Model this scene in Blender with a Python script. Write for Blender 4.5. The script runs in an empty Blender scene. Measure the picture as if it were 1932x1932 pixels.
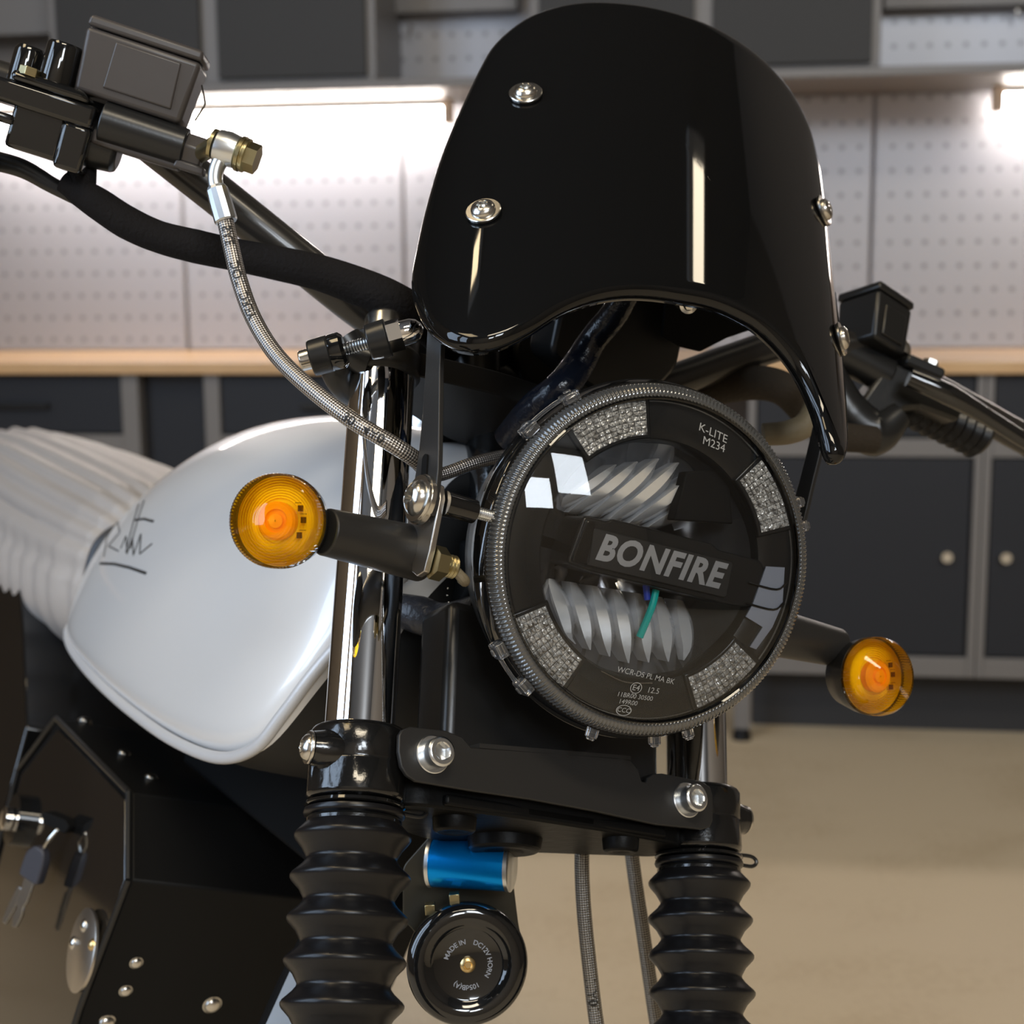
import bpy, bmesh, math, random
import numpy as np
from mathutils import Matrix, Vector

# ------------------------------------------------------------------ camera
FPX = 2800.0                      # focal length in pixels of the 1932 px frame
PITCH, ROLL, HC = math.radians(9.0), math.radians(0.5), 1.10
D0 = 3.465                        # distance to the front of the workbench
sc = bpy.context.scene
cp, sp = math.cos(PITCH), math.sin(PITCH)
_up = np.array([0, sp, cp]); _rt = np.array([1.0, 0, 0]); _bk = np.array([0, -cp, sp])
cr, sr = math.cos(ROLL), math.sin(ROLL)
_r2 = cr*_rt - sr*_up
_u2 = sr*_rt + cr*_up
C2W = np.array([_r2, _u2, _bk]).T          # camera coords -> world
CAM = np.array([0.0, 0.0, HC])
cd = bpy.data.cameras.new('camera'); co = bpy.data.objects.new('camera', cd)
sc.collection.objects.link(co); sc.camera = co
m = Matrix.Identity(4)
for i in range(3):
    for j in range(3): m[i][j] = C2W[i, j]
    m[i][3] = CAM[i]
co.matrix_world = m
cd.sensor_width = 36.0; cd.lens = FPX/1932*36.0
cd.dof.use_dof = True; cd.dof.focus_distance = 0.80; cd.dof.aperture_fstop = 9.0
cd.clip_start = 0.02

# ------------------------------------------------------------------ world, light, exposure
w = bpy.data.worlds.new('world'); sc.world = w; w.use_nodes = True
w.node_tree.nodes['Background'].inputs[0].default_value = (0.62, 0.72, 1.0, 1)
w.node_tree.nodes['Background'].inputs[1].default_value = 0.25
sc.view_settings.view_transform = 'Standard'; sc.view_settings.look = 'None'
sc.view_settings.exposure = 0.0; sc.view_settings.gamma = 1.0
sc.view_settings.use_curve_mapping = False
sc.cycles.use_denoising = True
sc.cycles.max_bounces = 10; sc.cycles.transparent_max_bounces = 16
sc.cycles.sample_clamp_indirect = 6.0; sc.cycles.caustics_refractive = False

def area(name, loc, target, sx, sy, power, col):
    l = bpy.data.lights.new(name, 'AREA'); l.shape = 'RECTANGLE'; l.size = sx; l.size_y = sy
    l.energy = power; l.color = col
    o = bpy.data.objects.new(name, l); sc.collection.objects.link(o)
    o.location = loc
    o.rotation_euler = (Vector(target)-Vector(loc)).to_track_quat('-Z', 'Y').to_euler()
    return o
DAY = (0.60, 0.77, 1.0); WHITE = (0.86, 0.93, 1.0); WARM = (1.0, 0.86, 0.64)
def lamp(name, loc, target, sx, sy, L, col): return area(name, loc, target, sx, sy, L*math.pi*sx*sy, col)
# daylight through the windows of the left and rear walls
lamp('daylight_left_front', (-2.96, -0.02, 2.75), (0, -0.02, 2.75), 1.16, 3.3, 5.8, DAY)
lamp('daylight_left_back', (-2.96, -1.58, 2.75), (0, -1.58, 2.75), 1.16, 3.3, 5.8, DAY)
lamp('daylight_rear_small', (0.80, -3.96, 3.35), (0.80, 0, 3.35), 0.66, 0.9, 28, WHITE)
lamp('daylight_rear_large', (1.80, -3.96, 4.05), (1.80, 0, 4.05), 0.95, 1.35, 24, WHITE)
# ceiling lamps, one of them an added warm fill
lamp('ceiling_panel_light', (0.75, -1.95, 4.90), (0.75, -1.95, 0), 1.9, 0.8, 20, WARM)
lamp('added_warm_fill_light', (-1.75, -0.3, 4.90), (-1.75, -0.3, 0), 1.0, 1.9, 8, (1.0, .76, .42))  # added fill that turns the tank top cream
lt = lamp('ceiling_tube_light', (2.76, 2.2, 4.86), (2.76, 2.2, 0), 0.27, 0.60, 16, WARM); lt.rotation_euler = (0, 0, math.radians(28))
lamp('ceiling_spot_light', (-1.08, 1.66, 4.86), (-1.08, 1.66, 0), 0.15, 0.15, 22, (1.0, .78, .48))

# ------------------------------------------------------------------ frames: front fork and body of the motorcycle
RF = np.array([[0.8304, 0.0238, 0.5567], [-0.2307, 0.9241, 0.3046], [-0.5072, -0.3814, 0.7729]])
TF = np.array([0.0166, -0.1307, -0.8605])
_u, _s, _v = np.linalg.svd(RF); RF = _u @ _v
UB = np.array([0, .910, .4145]); FB = np.array([0, -.4145, .910])    # body up / forward in fork frame
F2W = C2W @ RF
OW = C2W @ TF + CAM
def V(*a): return np.array(a, dtype=float)
def ray(px, py): return V((px-966)/FPX, -(py-966)/FPX, -1)
ORG = RF.T @ (-TF)
def on(px, py, axis, val):
    d = RF.T @ ray(px, py); s = (val-ORG[axis])/d[axis]; return ORG + s*d
def onp(px, py, p0, n):
    d = RF.T @ ray(px, py); s = np.dot(p0-ORG, n)/np.dot(d, n); return ORG + s*d
def D(px, py, d): return RF.T @ (ray(px, py)*d-TF)
def Bp(x, f, u): return V(x, 0, 0) + f*FB + u*UB
def nrm(a): a = np.array(a, dtype=float); return a/np.linalg.norm(a)
class Fr:                                       # a small local frame inside the fork frame
    def __init__(s, o, x, y, z): s.o, s.x, s.y, s.z = np.array(o, float), nrm(x), nrm(y), nrm(z)
    def __call__(s, a, b, c=0.0): return s.o + a*s.x + b*s.y + c*s.z
def FR(px, py, d, az=0, el=0, roll=0):          # frame at a depth, facing az/el degrees from the lens axis
    a, e, r = map(math.radians, (az, el, roll))
    n = V(math.sin(a)*math.cos(e), math.sin(e), math.cos(a)*math.cos(e))
    x = nrm(np.cross([0, 1, 0], n)); y = np.cross(n, x)
    x, y = math.cos(r)*x+math.sin(r)*y, -math.sin(r)*x+math.cos(r)*y
    return Fr(D(px, py, d), RF.T@x, RF.T@y, RF.T@n)
FF = Fr((0, 0, 0), (1, 0, 0), (0, 1, 0), (0, 0, 1))

# ------------------------------------------------------------------ materials
MATS = {}
def mat(name, col, rough=.5, metal=0., coat=0., bump=None, spec=None, trans=0, ior=1.45, emit=None, coat_rough=0.03, aniso=0, var=None, alpha=None):
    if name in MATS: return MATS[name]
    M = bpy.data.materials.new(name); M.use_nodes = True; nt = M.node_tree; b = nt.nodes['Principled BSDF']
    b.inputs['Base Color'].default_value = (*col, 1); b.inputs['Roughness'].default_value = rough
    b.inputs['Metallic'].default_value = metal; b.inputs['Coat Weight'].default_value = coat
    b.inputs['Coat Roughness'].default_value = coat_rough
    b.inputs['Transmission Weight'].default_value = trans; b.inputs['IOR'].default_value = ior
    if spec is not None: b.inputs['Specular IOR Level'].default_value = spec
    if emit: b.inputs['Emission Color'].default_value = (*emit[:3], 1); b.inputs['Emission Strength'].default_value = emit[3]
    tc = nt.nodes.new('ShaderNodeTexCoord')
    if bump:
        sc_, st, dist = bump
        n = nt.nodes.new('ShaderNodeTexNoise'); n.inputs['Scale'].default_value = sc_; n.inputs['Detail'].default_value = 5
        nt.links.new(tc.outputs['Object'], n.inputs['Vector'])
        bp = nt.nodes.new('ShaderNodeBump'); bp.inputs['Strength'].default_value = st; bp.inputs['Distance'].default_value = dist
        nt.links.new(n.outputs['Fac'], bp.inputs['Height']); nt.links.new(bp.outputs[0], b.inputs['Normal'])
    if var:                                        # (scale, other colour) slow variation of the colour
        n = nt.nodes.new('ShaderNodeTexNoise'); n.inputs['Scale'].default_value = var[0]; n.inputs['Detail'].default_value = 6
        nt.links.new(tc.outputs['Object'], n.inputs['Vector'])
        mx = nt.nodes.new('ShaderNodeMix'); mx.data_type = 'RGBA'
        mx.inputs[6].default_value = (*col, 1); mx.inputs[7].default_value = (*var[1], 1)
        nt.links.new(n.outputs['Fac'], mx.inputs[0]); nt.links.new(mx.outputs[2], b.inputs['Base Color'])
    MATS[name] = M; return M
gloss = mat('gloss_black_paint', (.006, .006, .006), .07, coat=.6, bump=(60, .012, .002))
screenm = mat('gloss_black_acrylic', (.004, .004, .004), .03, spec=.5)
cast = mat('black_painted_casting', (.006, .006, .006), .16, coat=.5, bump=(130, .22, .002))
matte = mat('matte_black_powder_coat', (.018, .017, .016), .42, bump=(900, .15, .0004))
satin = mat('satin_black', (.012, .012, .012), .3, bump=(500, .1, .0004))
plastic = mat('black_plastic', (.055, .048, .045), .36, bump=(70, .15, .0008))
rubber = mat('black_rubber', (.006, .006, .007), .30, spec=.4, bump=(240, .12, .0006))
deep = mat('flat_black', (.005, .005, .005), .7, spec=.12)
chrome = mat('chrome', (.86, .86, .87), .035, 1)
steel = mat('stainless_steel', (.62, .60, .56), .22, 1, bump=(180, .1, .0004))
plate_m = mat('brushed_steel_plate', (.52, .48, .43), .33, 1, bump=(240, .15, .0003))
zinc = mat('zinc_plated_steel', (.72, .75, .78), .24, 1, bump=(260, .12, .0003))
yzinc = mat('yellow_zinc_plate', (.42, .36, .2), .3, 1, bump=(200, .2, .0003))
alu = mat('machined_aluminium', (.75, .77, .78), .3, 1)
bluem = mat('blue_anodised_aluminium', (.0, .30, .85), .24, .8)
paint = mat('silver_white_tank_paint', (.74, .74, .74), .34, .15, coat=.9, coat_rough=.05, bump=(1500, .05, .0002))
paint_edge = mat('silver_tank_seam', (.56, .56, .57), .4, .2, bump=(600, .3, .0003))
leather = mat('light_grey_leather', (.36, .335, .32), .5, bump=(500, .2, .0004))
leather_d = mat('dark_seat_piping', (.02, .022, .028), .4)
amber = mat('amber_plastic_back', (1.0, .72, .09), .4, emit=None)
white_print = mat('white_print', (.25, .26, .29), .5)
silver_print = mat('silver_print', (.34, .34, .35), .45, .3)
ink = mat('black_marker_ink', (.015, .014, .013), .5)
brass = mat('brass', (.7, .52, .25), .3, 1)
teal = mat('teal_wire_insulation', (.0, .42, .38), .4)
bluew = mat('blue_wire_insulation', (.02, .05, .4), .4)
cloth = mat('fabric_harness_tape', (.010, .009, .009), .9, spec=.15, bump=(420, .9, .0012))
cloth_b = mat('brown_fabric_tape', (.022, .015, .008), .85, bump=(420, .9, .0012))
sleeve = mat('beige_glass_fibre_sleeve', (.16, .13, .08), .6, bump=(300, .6, .001))
vinyl = mat('dark_blue_black_sleeve', (.006, .008, .014), .22, bump=(60, .8, .003))
refl = mat('reflector_silver', (.82, .83, .85), .24, .55, bump=(90, .12, .001))
inner_blk = mat('headlight_inner_bezel', (.012, .012, .012), .25)
inner_gry = mat('headlight_grey_reflection', (.30, .32, .38), .35)  # colour of a reflection painted inside the headlight
diff_m = None

def glass_mat(name, tint, f0=1.5, rough=.0, gl=(1, 1, 1)):
    M = bpy.data.materials.new(name); M.use_nodes = True; nt = M.node_tree; nt.nodes.clear()
    o = nt.nodes.new('ShaderNodeOutputMaterial'); t = nt.nodes.new('ShaderNodeBsdfTransparent'); g = nt.nodes.new('ShaderNodeBsdfGlossy')
    fr = nt.nodes.new('ShaderNodeFresnel'); mx = nt.nodes.new('ShaderNodeMixShader')
    t.inputs[0].default_value = (*tint, 1); g.inputs['Roughness'].default_value = rough; g.inputs[0].default_value = (*gl, 1)
    fr.inputs[0].default_value = f0
    nt.links.new(fr.outputs[0], mx.inputs[0]); nt.links.new(t.outputs[0], mx.inputs[1]); nt.links.new(g.outputs[0], mx.inputs[2])
    nt.links.new(mx.outputs[0], o.inputs[0]); return M
lens_glass = glass_mat('clear_lens_plastic', (.93, .93, .92), 1.46)
clear_pl = mat('clear_polycarbonate', (.85, .86, .88), .04, trans=.95)

def amber_lens():
    M = bpy.data.materials.new('amber_lens_plastic'); M.use_nodes = True; nt = M.node_tree; nt.nodes.clear()
    o = nt.nodes.new('ShaderNodeOutputMaterial')
    t = nt.nodes.new('ShaderNodeBsdfTransparent'); t.inputs[0].default_value = (1.0, .90, .22, 1)
    tl = nt.nodes.new('ShaderNodeBsdfTranslucent'); tl.inputs[0].default_value = (1.0, .62, .02, 1)
    g = nt.nodes.new('ShaderNodeBsdfGlossy'); g.inputs['Roughness'].default_value = .04
    a = nt.nodes.new('ShaderNodeMixShader'); a.inputs[0].default_value = .18
    fr = nt.nodes.new('ShaderNodeFresnel'); fr.inputs[0].default_value = 1.5
    mx = nt.nodes.new('ShaderNodeMixShader')
    nt.links.new(t.outputs[0], a.inputs[1]); nt.links.new(tl.outputs[0], a.inputs[2])
    nt.links.new(fr.outputs[0], mx.inputs[0]); nt.links.new(a.outputs[0], mx.inputs[1]); nt.links.new(g.outputs[0], mx.inputs[2])
    nt.links.new(mx.outputs[0], o.inputs[0]); return M
amber_glass = amber_lens()

def braid_mat(name, c1, c2, rough=.3, nu=10, nv=420.):
    """woven sleeve: two families of diagonal strands over the tube's own u (round) and v (along, metres)"""
    M = bpy.data.materials.new(name); M.use_nodes = True; nt = M.node_tree; b = nt.nodes['Principled BSDF']
    uv = nt.nodes.new('ShaderNodeUVMap'); sx = nt.nodes.new('ShaderNodeSeparateXYZ'); nt.links.new(uv.outputs[0], sx.inputs[0])
    def mth(op, a, bb=None):
        n = nt.nodes.new('ShaderNodeMath'); n.operation = op
        for i, x in enumerate((a, bb)):
            if x is None: continue
            if isinstance(x, (int, float)): n.inputs[i].default_value = x
            else: nt.links.new(x, n.inputs[i])
        return n.outputs[0]
    U = mth('MULTIPLY', sx.outputs[0], 2*math.pi*nu); W_ = mth('MULTIPLY', sx.outputs[1], nv*2*math.pi)
    s1 = mth('SINE', mth('ADD', U, W_)); s2 = mth('SINE', mth('SUBTRACT', U, W_))
    h = mth('MULTIPLY', s1, s2); fac = mth('ADD', mth('MULTIPLY', h, .5), .5)
    rp = nt.nodes.new('ShaderNodeValToRGB'); rp.color_ramp.elements[0].color = (*c2, 1); rp.color_ramp.elements[1].color = (*c1, 1)
    rp.color_ramp.elements[0].position = .2; rp.color_ramp.elements[1].position = .75
    nt.links.new(fac, rp.inputs[0]); nt.links.new(rp.outputs[0], b.inputs['Base Color'])
    bp = nt.nodes.new('ShaderNodeBump'); bp.inputs['Strength'].default_value = .7; bp.inputs['Distance'].default_value = .0006
    nt.links.new(fac, bp.inputs['Height']); nt.links.new(bp.outputs[0], b.inputs['Normal'])
    b.inputs['Metallic'].default_value = .85; b.inputs['Roughness'].default_value = rough
    b.inputs['Coat Weight'].default_value = .6; b.inputs['Coat Roughness'].default_value = .12
    return M
braid = braid_mat('braided_steel_hose', (.62, .57, .52), (.07, .06, .055), nu=9, nv=330.)
braid_d = braid_mat('dark_braided_steel_hose', (.34, .32, .29), (.04, .035, .03), nu=9, nv=330.)

def crystal_mat():
    M = bpy.data.materials.new('crystal_cut_diffuser'); M.use_nodes = True; nt = M.node_tree; b = nt.nodes['Principled BSDF']
    tc = nt.nodes.new('ShaderNodeTexCoord'); v = nt.nodes.new('ShaderNodeTexVoronoi'); v.inputs['Scale'].default_value = 420
    nt.links.new(tc.outputs['Object'], v.inputs['Vector'])
    rp = nt.nodes.new('ShaderNodeValToRGB'); rp.color_ramp.elements[0].color = (1, .98, .94, 1); rp.color_ramp.elements[1].color = (.48, .46, .43, 1)
    rp.color_ramp.elements[0].position = .1; rp.color_ramp.elements[1].position = .75
    nt.links.new(v.outputs['Distance'], rp.inputs[0]); nt.links.new(rp.outputs[0], b.inputs['Base Color'])
    bp = nt.nodes.new('ShaderNodeBump'); bp.inputs['Strength'].default_value = 1; bp.inputs['Distance'].default_value = .002
    nt.links.new(v.outputs['Distance'], bp.inputs['Height']); nt.links.new(bp.outputs[0], b.inputs['Normal'])
    b.inputs['Roughness'].default_value = .15; b.inputs['Metallic'].default_value = .25
    return M
crystal = crystal_mat()

# ------------------------------------------------------------------ mesh builder
class MB:
    def __init__(s): s.v = []; s.f = []; s.uv = {}
    def add(s, vs, fs, uvs=None):
        k = len(s.v); s.v += [tuple(map(float, x)) for x in vs]
        for i, f in enumerate(fs):
            if uvs: s.uv[len(s.f)] = uvs[i]
            s.f.append([k+j for j in f])
        return s
    def box(s, c, size, fr=FF):
        a, b, d = [x/2 for x in size]; P = []
        for i in (-1, 1):
            for j in (-1, 1):
                for k in (-1, 1): P.append(fr(c[0]+i*a, c[1]+j*b, c[2]+k*d))
        return s.add(P, [(0, 1, 3, 2), (4, 6, 7, 5), (0, 4, 5, 1), (2, 3, 7, 6), (0, 2, 6, 4), (1, 5, 7, 3)])
    def hexa(s, bottom, top):                     # two loops of equal length
        n = len(bottom)
        return s.add(list(bottom)+list(top), [tuple(reversed(range(n))), tuple(range(n, 2*n))]+[(i, (i+1) % n, n+(i+1) % n, n+i) for i in range(n)])
    def prism(s, pts, fr, z0, z1): return s.hexa([fr(x, y, z0) for x, y in pts], [fr(x, y, z1) for x, y in pts])
    def lathe(s, prof, fr, n=48, rf=None, cap=True, a0=0., a1=2*math.pi):
        """prof: (z, r) along fr.z"""
        full = abs(a1-a0-2*math.pi) < 1e-6; P = []; m_ = n if full else n+1
        for z, r in prof:
            for i in range(m_):
                a = a0+(a1-a0)*i/n; rr = r if rf is None else rf(a, z, r)
                P.append(fr(rr*math.cos(a), rr*math.sin(a), z))
        Fc = []; U = []
        L = [0.]
        for (z0, r0), (z1, r1) in zip(prof[:-1], prof[1:]): L.append(L[-1]+math.hypot(z1-z0, r1-r0))
        for k in range(len(prof)-1):
            for i in range(n):
                j = (i+1) % m_
                Fc.append((k*m_+i, k*m_+j, (k+1)*m_+j, (k+1)*m_+i))
                U.append(((i/n, L[k]), ((i+1)/n, L[k]), ((i+1)/n, L[k+1]), (i/n, L[k+1])))
        if cap and full:
            if prof[0][1] > 1e-6: Fc.append(tuple(reversed(range(n)))); U.append(((0, 0),)*n)
            if prof[-1][1] > 1e-6: Fc.append(tuple(range((len(prof)-1)*n, len(prof)*n))); U.append(((0, 0),)*n)
        return s.add(P, Fc, U)
    def cyl(s, p0, p1, r0, r1=None, n=28):
        p0, p1 = np.array(p0), np.array(p1); z = nrm(p1-p0); h = V(0, 1, 0) if abs(z[1]) < .9 else V(1, 0, 0)
        x = nrm(np.cross(h, z)); y = np.cross(z, x)
        return s.lathe([(0, r0), (np.linalg.norm(p1-p0), r1 if r1 is not None else r0)], Fr(p0, x, y, z), n)
    def tube(s, pts, r, n=20, sub=10, caps=True):
        P, T, X, Y, L, rr = path(pts, r, sub); vs = []
        for p, x, y, q in zip(P, X, Y, rr):
            for i in range(n):
                a = 2*math.pi*i/n; vs.append(p+q*(math.cos(a)*x+math.sin(a)*y))
        fs = []; U = []
        for k in range(len(P)-1):
            for i in range(n):
                j = (i+1) % n; fs.append((k*n+i, k*n+j, (k+1)*n+j, (k+1)*n+i))
                U.append(((i/n, L[k]), ((i+1)/n, L[k]), ((i+1)/n, L[k+1]), (i/n, L[k+1])))
        if caps:
            fs += [tuple(reversed(range(n))), tuple(range((len(P)-1)*n, len(P)*n))]; U += [((0, 0),)*n]*2
        return s.add(vs, fs, U)
    def loft(s, loops, closed=True, caps=True):
        n = len(loops[0]); vs = [p for l in loops for p in l]; fs = []
        for k in range(len(loops)-1):
            for i in range(n if closed else n-1):
                j = (i+1) % n; fs.append((k*n+i, k*n+j, (k+1)*n+j, (k+1)*n+i))
        if caps: fs += [tuple(reversed(range(n))), tuple(range((len(loops)-1)*n, len(loops)*n))]
        return s.add(vs, fs)
    def dome(s, fr, r, h, n=28, k=6, z0=0.):
        prof = [(z0+h*math.sin(i/k*math.pi/2), r*math.cos(i/k*math.pi/2)) for i in range(k)]+[(z0+h, 0.0002)]
        return s.lathe(prof, fr, n)
    def build(s, name, material, parent=None, space='F', smooth=35, bevel=0, seg=2, solid=0, props=None):
        me = bpy.data.meshes.new(name); me.from_pydata(s.v, [], s.f)
        if s.uv:
            ul = me.uv_layers.new(name='UVMap')
            for p in me.polygons:
                u = s.uv.get(p.index)
                if u:
                    for li, c in zip(p.loop_indices, u): ul.data[li].uv = c
        bm = bmesh.new(); bm.from_mesh(me)
        bmesh.ops.recalc_face_normals(bm, faces=bm.faces); bm.to_mesh(me); bm.free()
        if smooth:
            me.shade_smooth(); me.set_sharp_from_angle(angle=math.radians(smooth))
        me.materials.append(material)
        o = bpy.data.objects.new(name, me); sc.collection.objects.link(o)
        if parent is not None:
            o.parent = parent
            if parent.type == 'EMPTY' and space == 'F': o.matrix_local = parent.matrix_basis.inverted() @ MF
        elif space == 'F': o.matrix_basis = MF
        if bevel:
            b = o.modifiers.new('bevel', 'BEVEL'); b.width = bevel; b.segments = seg; b.limit_method = 'ANGLE'; b.angle_limit = math.radians(40)
            b.harden_normals = False
        if solid:
            b = o.modifiers.new('solid', 'SOLIDIFY'); b.thickness = solid
        for k_, v_ in (props or {}).items(): o[k_] = v_
        return o
def path(pts, r, sub):
    pts = [np.array(p, float) for p in pts]; n = len(pts)
    rs = list(r) if hasattr(r, '__len__') else [r]*n
    P = []; rr = []
    for i in range(n-1):
        p0 = pts[max(i-1, 0)]; p1 = pts[i]; p2 = pts[i+1]; p3 = pts[min(i+2, n-1)]
        if i == 0: p0 = 2*p1-p2
        if i == n-2: p3 = 2*p2-p1
        for k in range(sub):
            t = k/sub
            P.append(.5*((2*p1)+(-p0+p2)*t+(2*p0-5*p1+4*p2-p3)*t*t+(-p0+3*p1-3*p2+p3)*t**3)); rr.append(rs[i]*(1-t)+rs[i+1]*t)
    P.append(pts[-1]); rr.append(rs[-1])
    T = [nrm(P[min(i+1, len(P)-1)]-P[max(i-1, 0)]) for i in range(len(P))]
    h = V(0, 0, 1) if abs(T[0][2]) < .9 else V(1, 0, 0)
    X = [nrm(np.cross(h, T[0]))]
    for i in range(1, len(P)):
        x = X[-1]-np.dot(X[-1], T[i])*T[i]; X.append(nrm(x))
    Y = [np.cross(t_, x) for t_, x in zip(T, X)]
    L = [0.]
    for a, b in zip(P[:-1], P[1:]): L.append(L[-1]+np.linalg.norm(b-a))
    return P, T, X, Y, L, rr
def text_mb(txt, size, fn, shear=0, offset=0, spacing=1, align='CENTER', depth=.0):
    """letters as a mesh; fn maps (x, y, z) of the flat text to fork space"""
    cu = bpy.data.curves.new('t', 'FONT'); cu.body = txt; cu.size = size; cu.shear = shear; cu.offset = offset
    cu.space_character = spacing; cu.align_x = align; cu.align_y = 'CENTER'; cu.extrude = depth; cu.resolution_u = 4
    o = bpy.data.objects.new('t', cu); sc.collection.objects.link(o); bpy.context.view_layer.update()
    me = o.evaluated_get(bpy.context.evaluated_depsgraph_get()).to_mesh()
    vs = [fn(*v.co) for v in me.vertices]; fs = [tuple(p.vertices) for p in me.polygons]
    b = MB(); b.add(vs, fs); o.evaluated_get(bpy.context.evaluated_depsgraph_get()).to_mesh_clear()
    bpy.data.objects.remove(o); bpy.data.curves.remove(cu); return b

def tag(o, label, cat, group=None, kind=None):
    if label: o['label'] = label
    if cat: o['category'] = cat
    if group: o['group'] = group
    if kind: o['kind'] = kind
    return o
MF = Matrix.Identity(4)
for i in range(3):
    for j in range(3): MF[i][j] = F2W[i, j]
    MF[i][3] = OW[i]

# ================================================================== THE ROOM
WY = math.radians(7.4)
WU = V(math.cos(WY), -math.sin(WY), 0); WN = V(-math.sin(WY), -math.cos(WY), 0)   # along the wall / out of the wall
WP = V(0, D0, 0)-WN*0.60                                                              # a point of the wall plane
WFr = Fr(WP, WU, (0, 0, 1), WN)                                                        # frame: u, height, out of wall
def W(px, py, wd):
    d = C2W @ ray(px, py); p0 = WP+WN*wd; s = np.dot(p0-CAM, WN)/np.dot(d, WN); h = CAM+s*d
    return float(np.dot(h-WP, WU)), float(h[2])
def wbox(b, u0, u1, z0, z1, w0, w1): return b.box(((u0+u1)/2, (z0+z1)/2, (w0+w1)/2), (abs(u1-u0), abs(z1-z0), abs(w1-w0)), WFr)

def floor_mat():
    M = bpy.data.materials.new('beige_vinyl_floor'); M.use_nodes = True; nt = M.node_tree; b = nt.nodes['Principled BSDF']
    tc = nt.nodes.new('ShaderNodeTexCoord')
    n = nt.nodes.new('ShaderNodeTexNoise'); n.inputs['Scale'].default_value = 60; n.inputs['Detail'].default_value = 8; n.inputs['Roughness'].default_value = .7
    nt.links.new(tc.outputs['Object'], n.inputs['Vector'])
    mp = nt.nodes.new('ShaderNodeMapping'); mp.inputs['Scale'].default_value = (1., 1.6, 1); nt.links.new(tc.outputs['Object'], mp.inputs[0])
    n2 = nt.nodes.new('ShaderNodeTexNoise'); n2.inputs['Scale'].default_value = 3; nt.links.new(mp.outputs[0], n2.inputs['Vector'])
    ad = nt.nodes.new('ShaderNodeMath'); ad.operation = 'ADD'; nt.links.new(n.outputs[0], ad.inputs[0]); nt.links.new(n2.outputs[0], ad.inputs[1])
    rp = nt.nodes.new('ShaderNodeValToRGB'); rp.color_ramp.elements[0].color = (.50, .395, .26, 1); rp.color_ramp.elements[1].color = (.62, .51, .36, 1)
    rp.color_ramp.elements[0].position = .6; rp.color_ramp.elements[1].position = 1.4
    nt.links.new(ad.outputs[0], rp.inputs[0]); nt.links.new(rp.outputs[0], b.inputs['Base Color']); b.inputs['Roughness'].default_value = .55
    return M
wallm = mat('tan_wall_paint', (.46, .40, .33), .8, bump=(40, .1, .002))
ceilm = mat('dark_ceiling_paint', (.10, .095, .09), .8)
X0, X1, Y0, Y1, H = -3.0, 4.2, -4.0, 5.2, 5.0
def sbox(name, a, b, m_, kind='structure'):
    q = MB(); q.box(tuple((x+y)/2 for x, y in zip(a, b)), tuple(abs(y-x) for x, y in zip(a, b)), FF)
    o = q.build(name, m_, None, space='W', smooth=0); o['kind'] = kind; return o
sbox('floor', (X0, Y0, -.1), (X1, Y1, 0), floor_mat())
sbox('ceiling', (X0, Y0, H), (X1, Y1, H+.1), ceilm)
sbox('wall_right', (X1, Y0, 0), (X1+.1, Y1, H), mat('dark_brown_wall', (.13, .105, .08), .8))
def holed_wall(name, horiz, fixed, lo, hi, holes, out, wm=None):
    """wall with rectangular window holes (a0, a1, z0, z1)"""
    q = MB(); xs = sorted({lo, hi, *[h[0] for h in holes], *[h[1] for h in holes]})
    t0, t1 = (fixed-.1, fixed) if out < 0 else (fixed, fixed+.1)
    for a, b in zip(xs[:-1], xs[1:]):
        h = [h for h in holes if h[0] <= a+1e-6 and h[1] >= b-1e-6]
        segs = [(0, H)] if not h else [(0, h[0][2]), (h[0][3], H)]
        for z0, z1 in segs:
            if horiz: q.box(((a+b)/2, (t0+t1)/2, (z0+z1)/2), (b-a, t1-t0, z1-z0))
            else: q.box(((t0+t1)/2, (a+b)/2, (z0+z1)/2), (t1-t0, b-a, z1-z0))
    o = q.build(name, wm or wallm, None, space='W', smooth=0); o['kind'] = 'structure'
LW = [(-.62, .58, 1.05, 4.45), (-2.18, -.98, 1.05, 4.45)]; RW = [(.45, 1.15, 2.88, 3.82), (1.3, 2.3, 3.35, 4.75)]
holed_wall('wall_left', False, X0, Y0, Y1, LW, -1, mat('dark_brown_wall', (.13, .105, .08), .8))
holed_wall('wall_rear', True, Y0, X0, X1, RW, -1)
winm = mat('white_window_frame', (.6, .6, .6), .5)
for k, (a, b, z0, z1) in enumerate(LW+RW):
    q = MB(); t = .05
    for (p, r_, s_, u_) in ((a, b, z0, z0+t), (a, b, z1-t, z1), (a, a+t, z0, z1), (b-t, b, z0, z1), ((a+b)/2-.02, (a+b)/2+.02, z0, z1)):
        c_ = ((p+r_)/2, (s_+u_)/2); sz = (r_-p, u_-s_)
        if k < 2: q.box((X0-.03, c_[0], c_[1]), (.06, sz[0], sz[1]))
        else: q.box((c_[0], Y0-.03, c_[1]), (sz[0], .06, sz[1]))
    o = q.build('window_%d' % (k+1), winm, None, space='W', smooth=0); o['kind'] = 'structure'
# back wall
q = MB(); wbox(q, -4.2, 4.4, 0, H, -.12, -.02); o = q.build('wall_back', mat('brown_grey_wall', (.20, .175, .155), .8), None, space='W', smooth=0); o['kind'] = 'structure'

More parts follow.
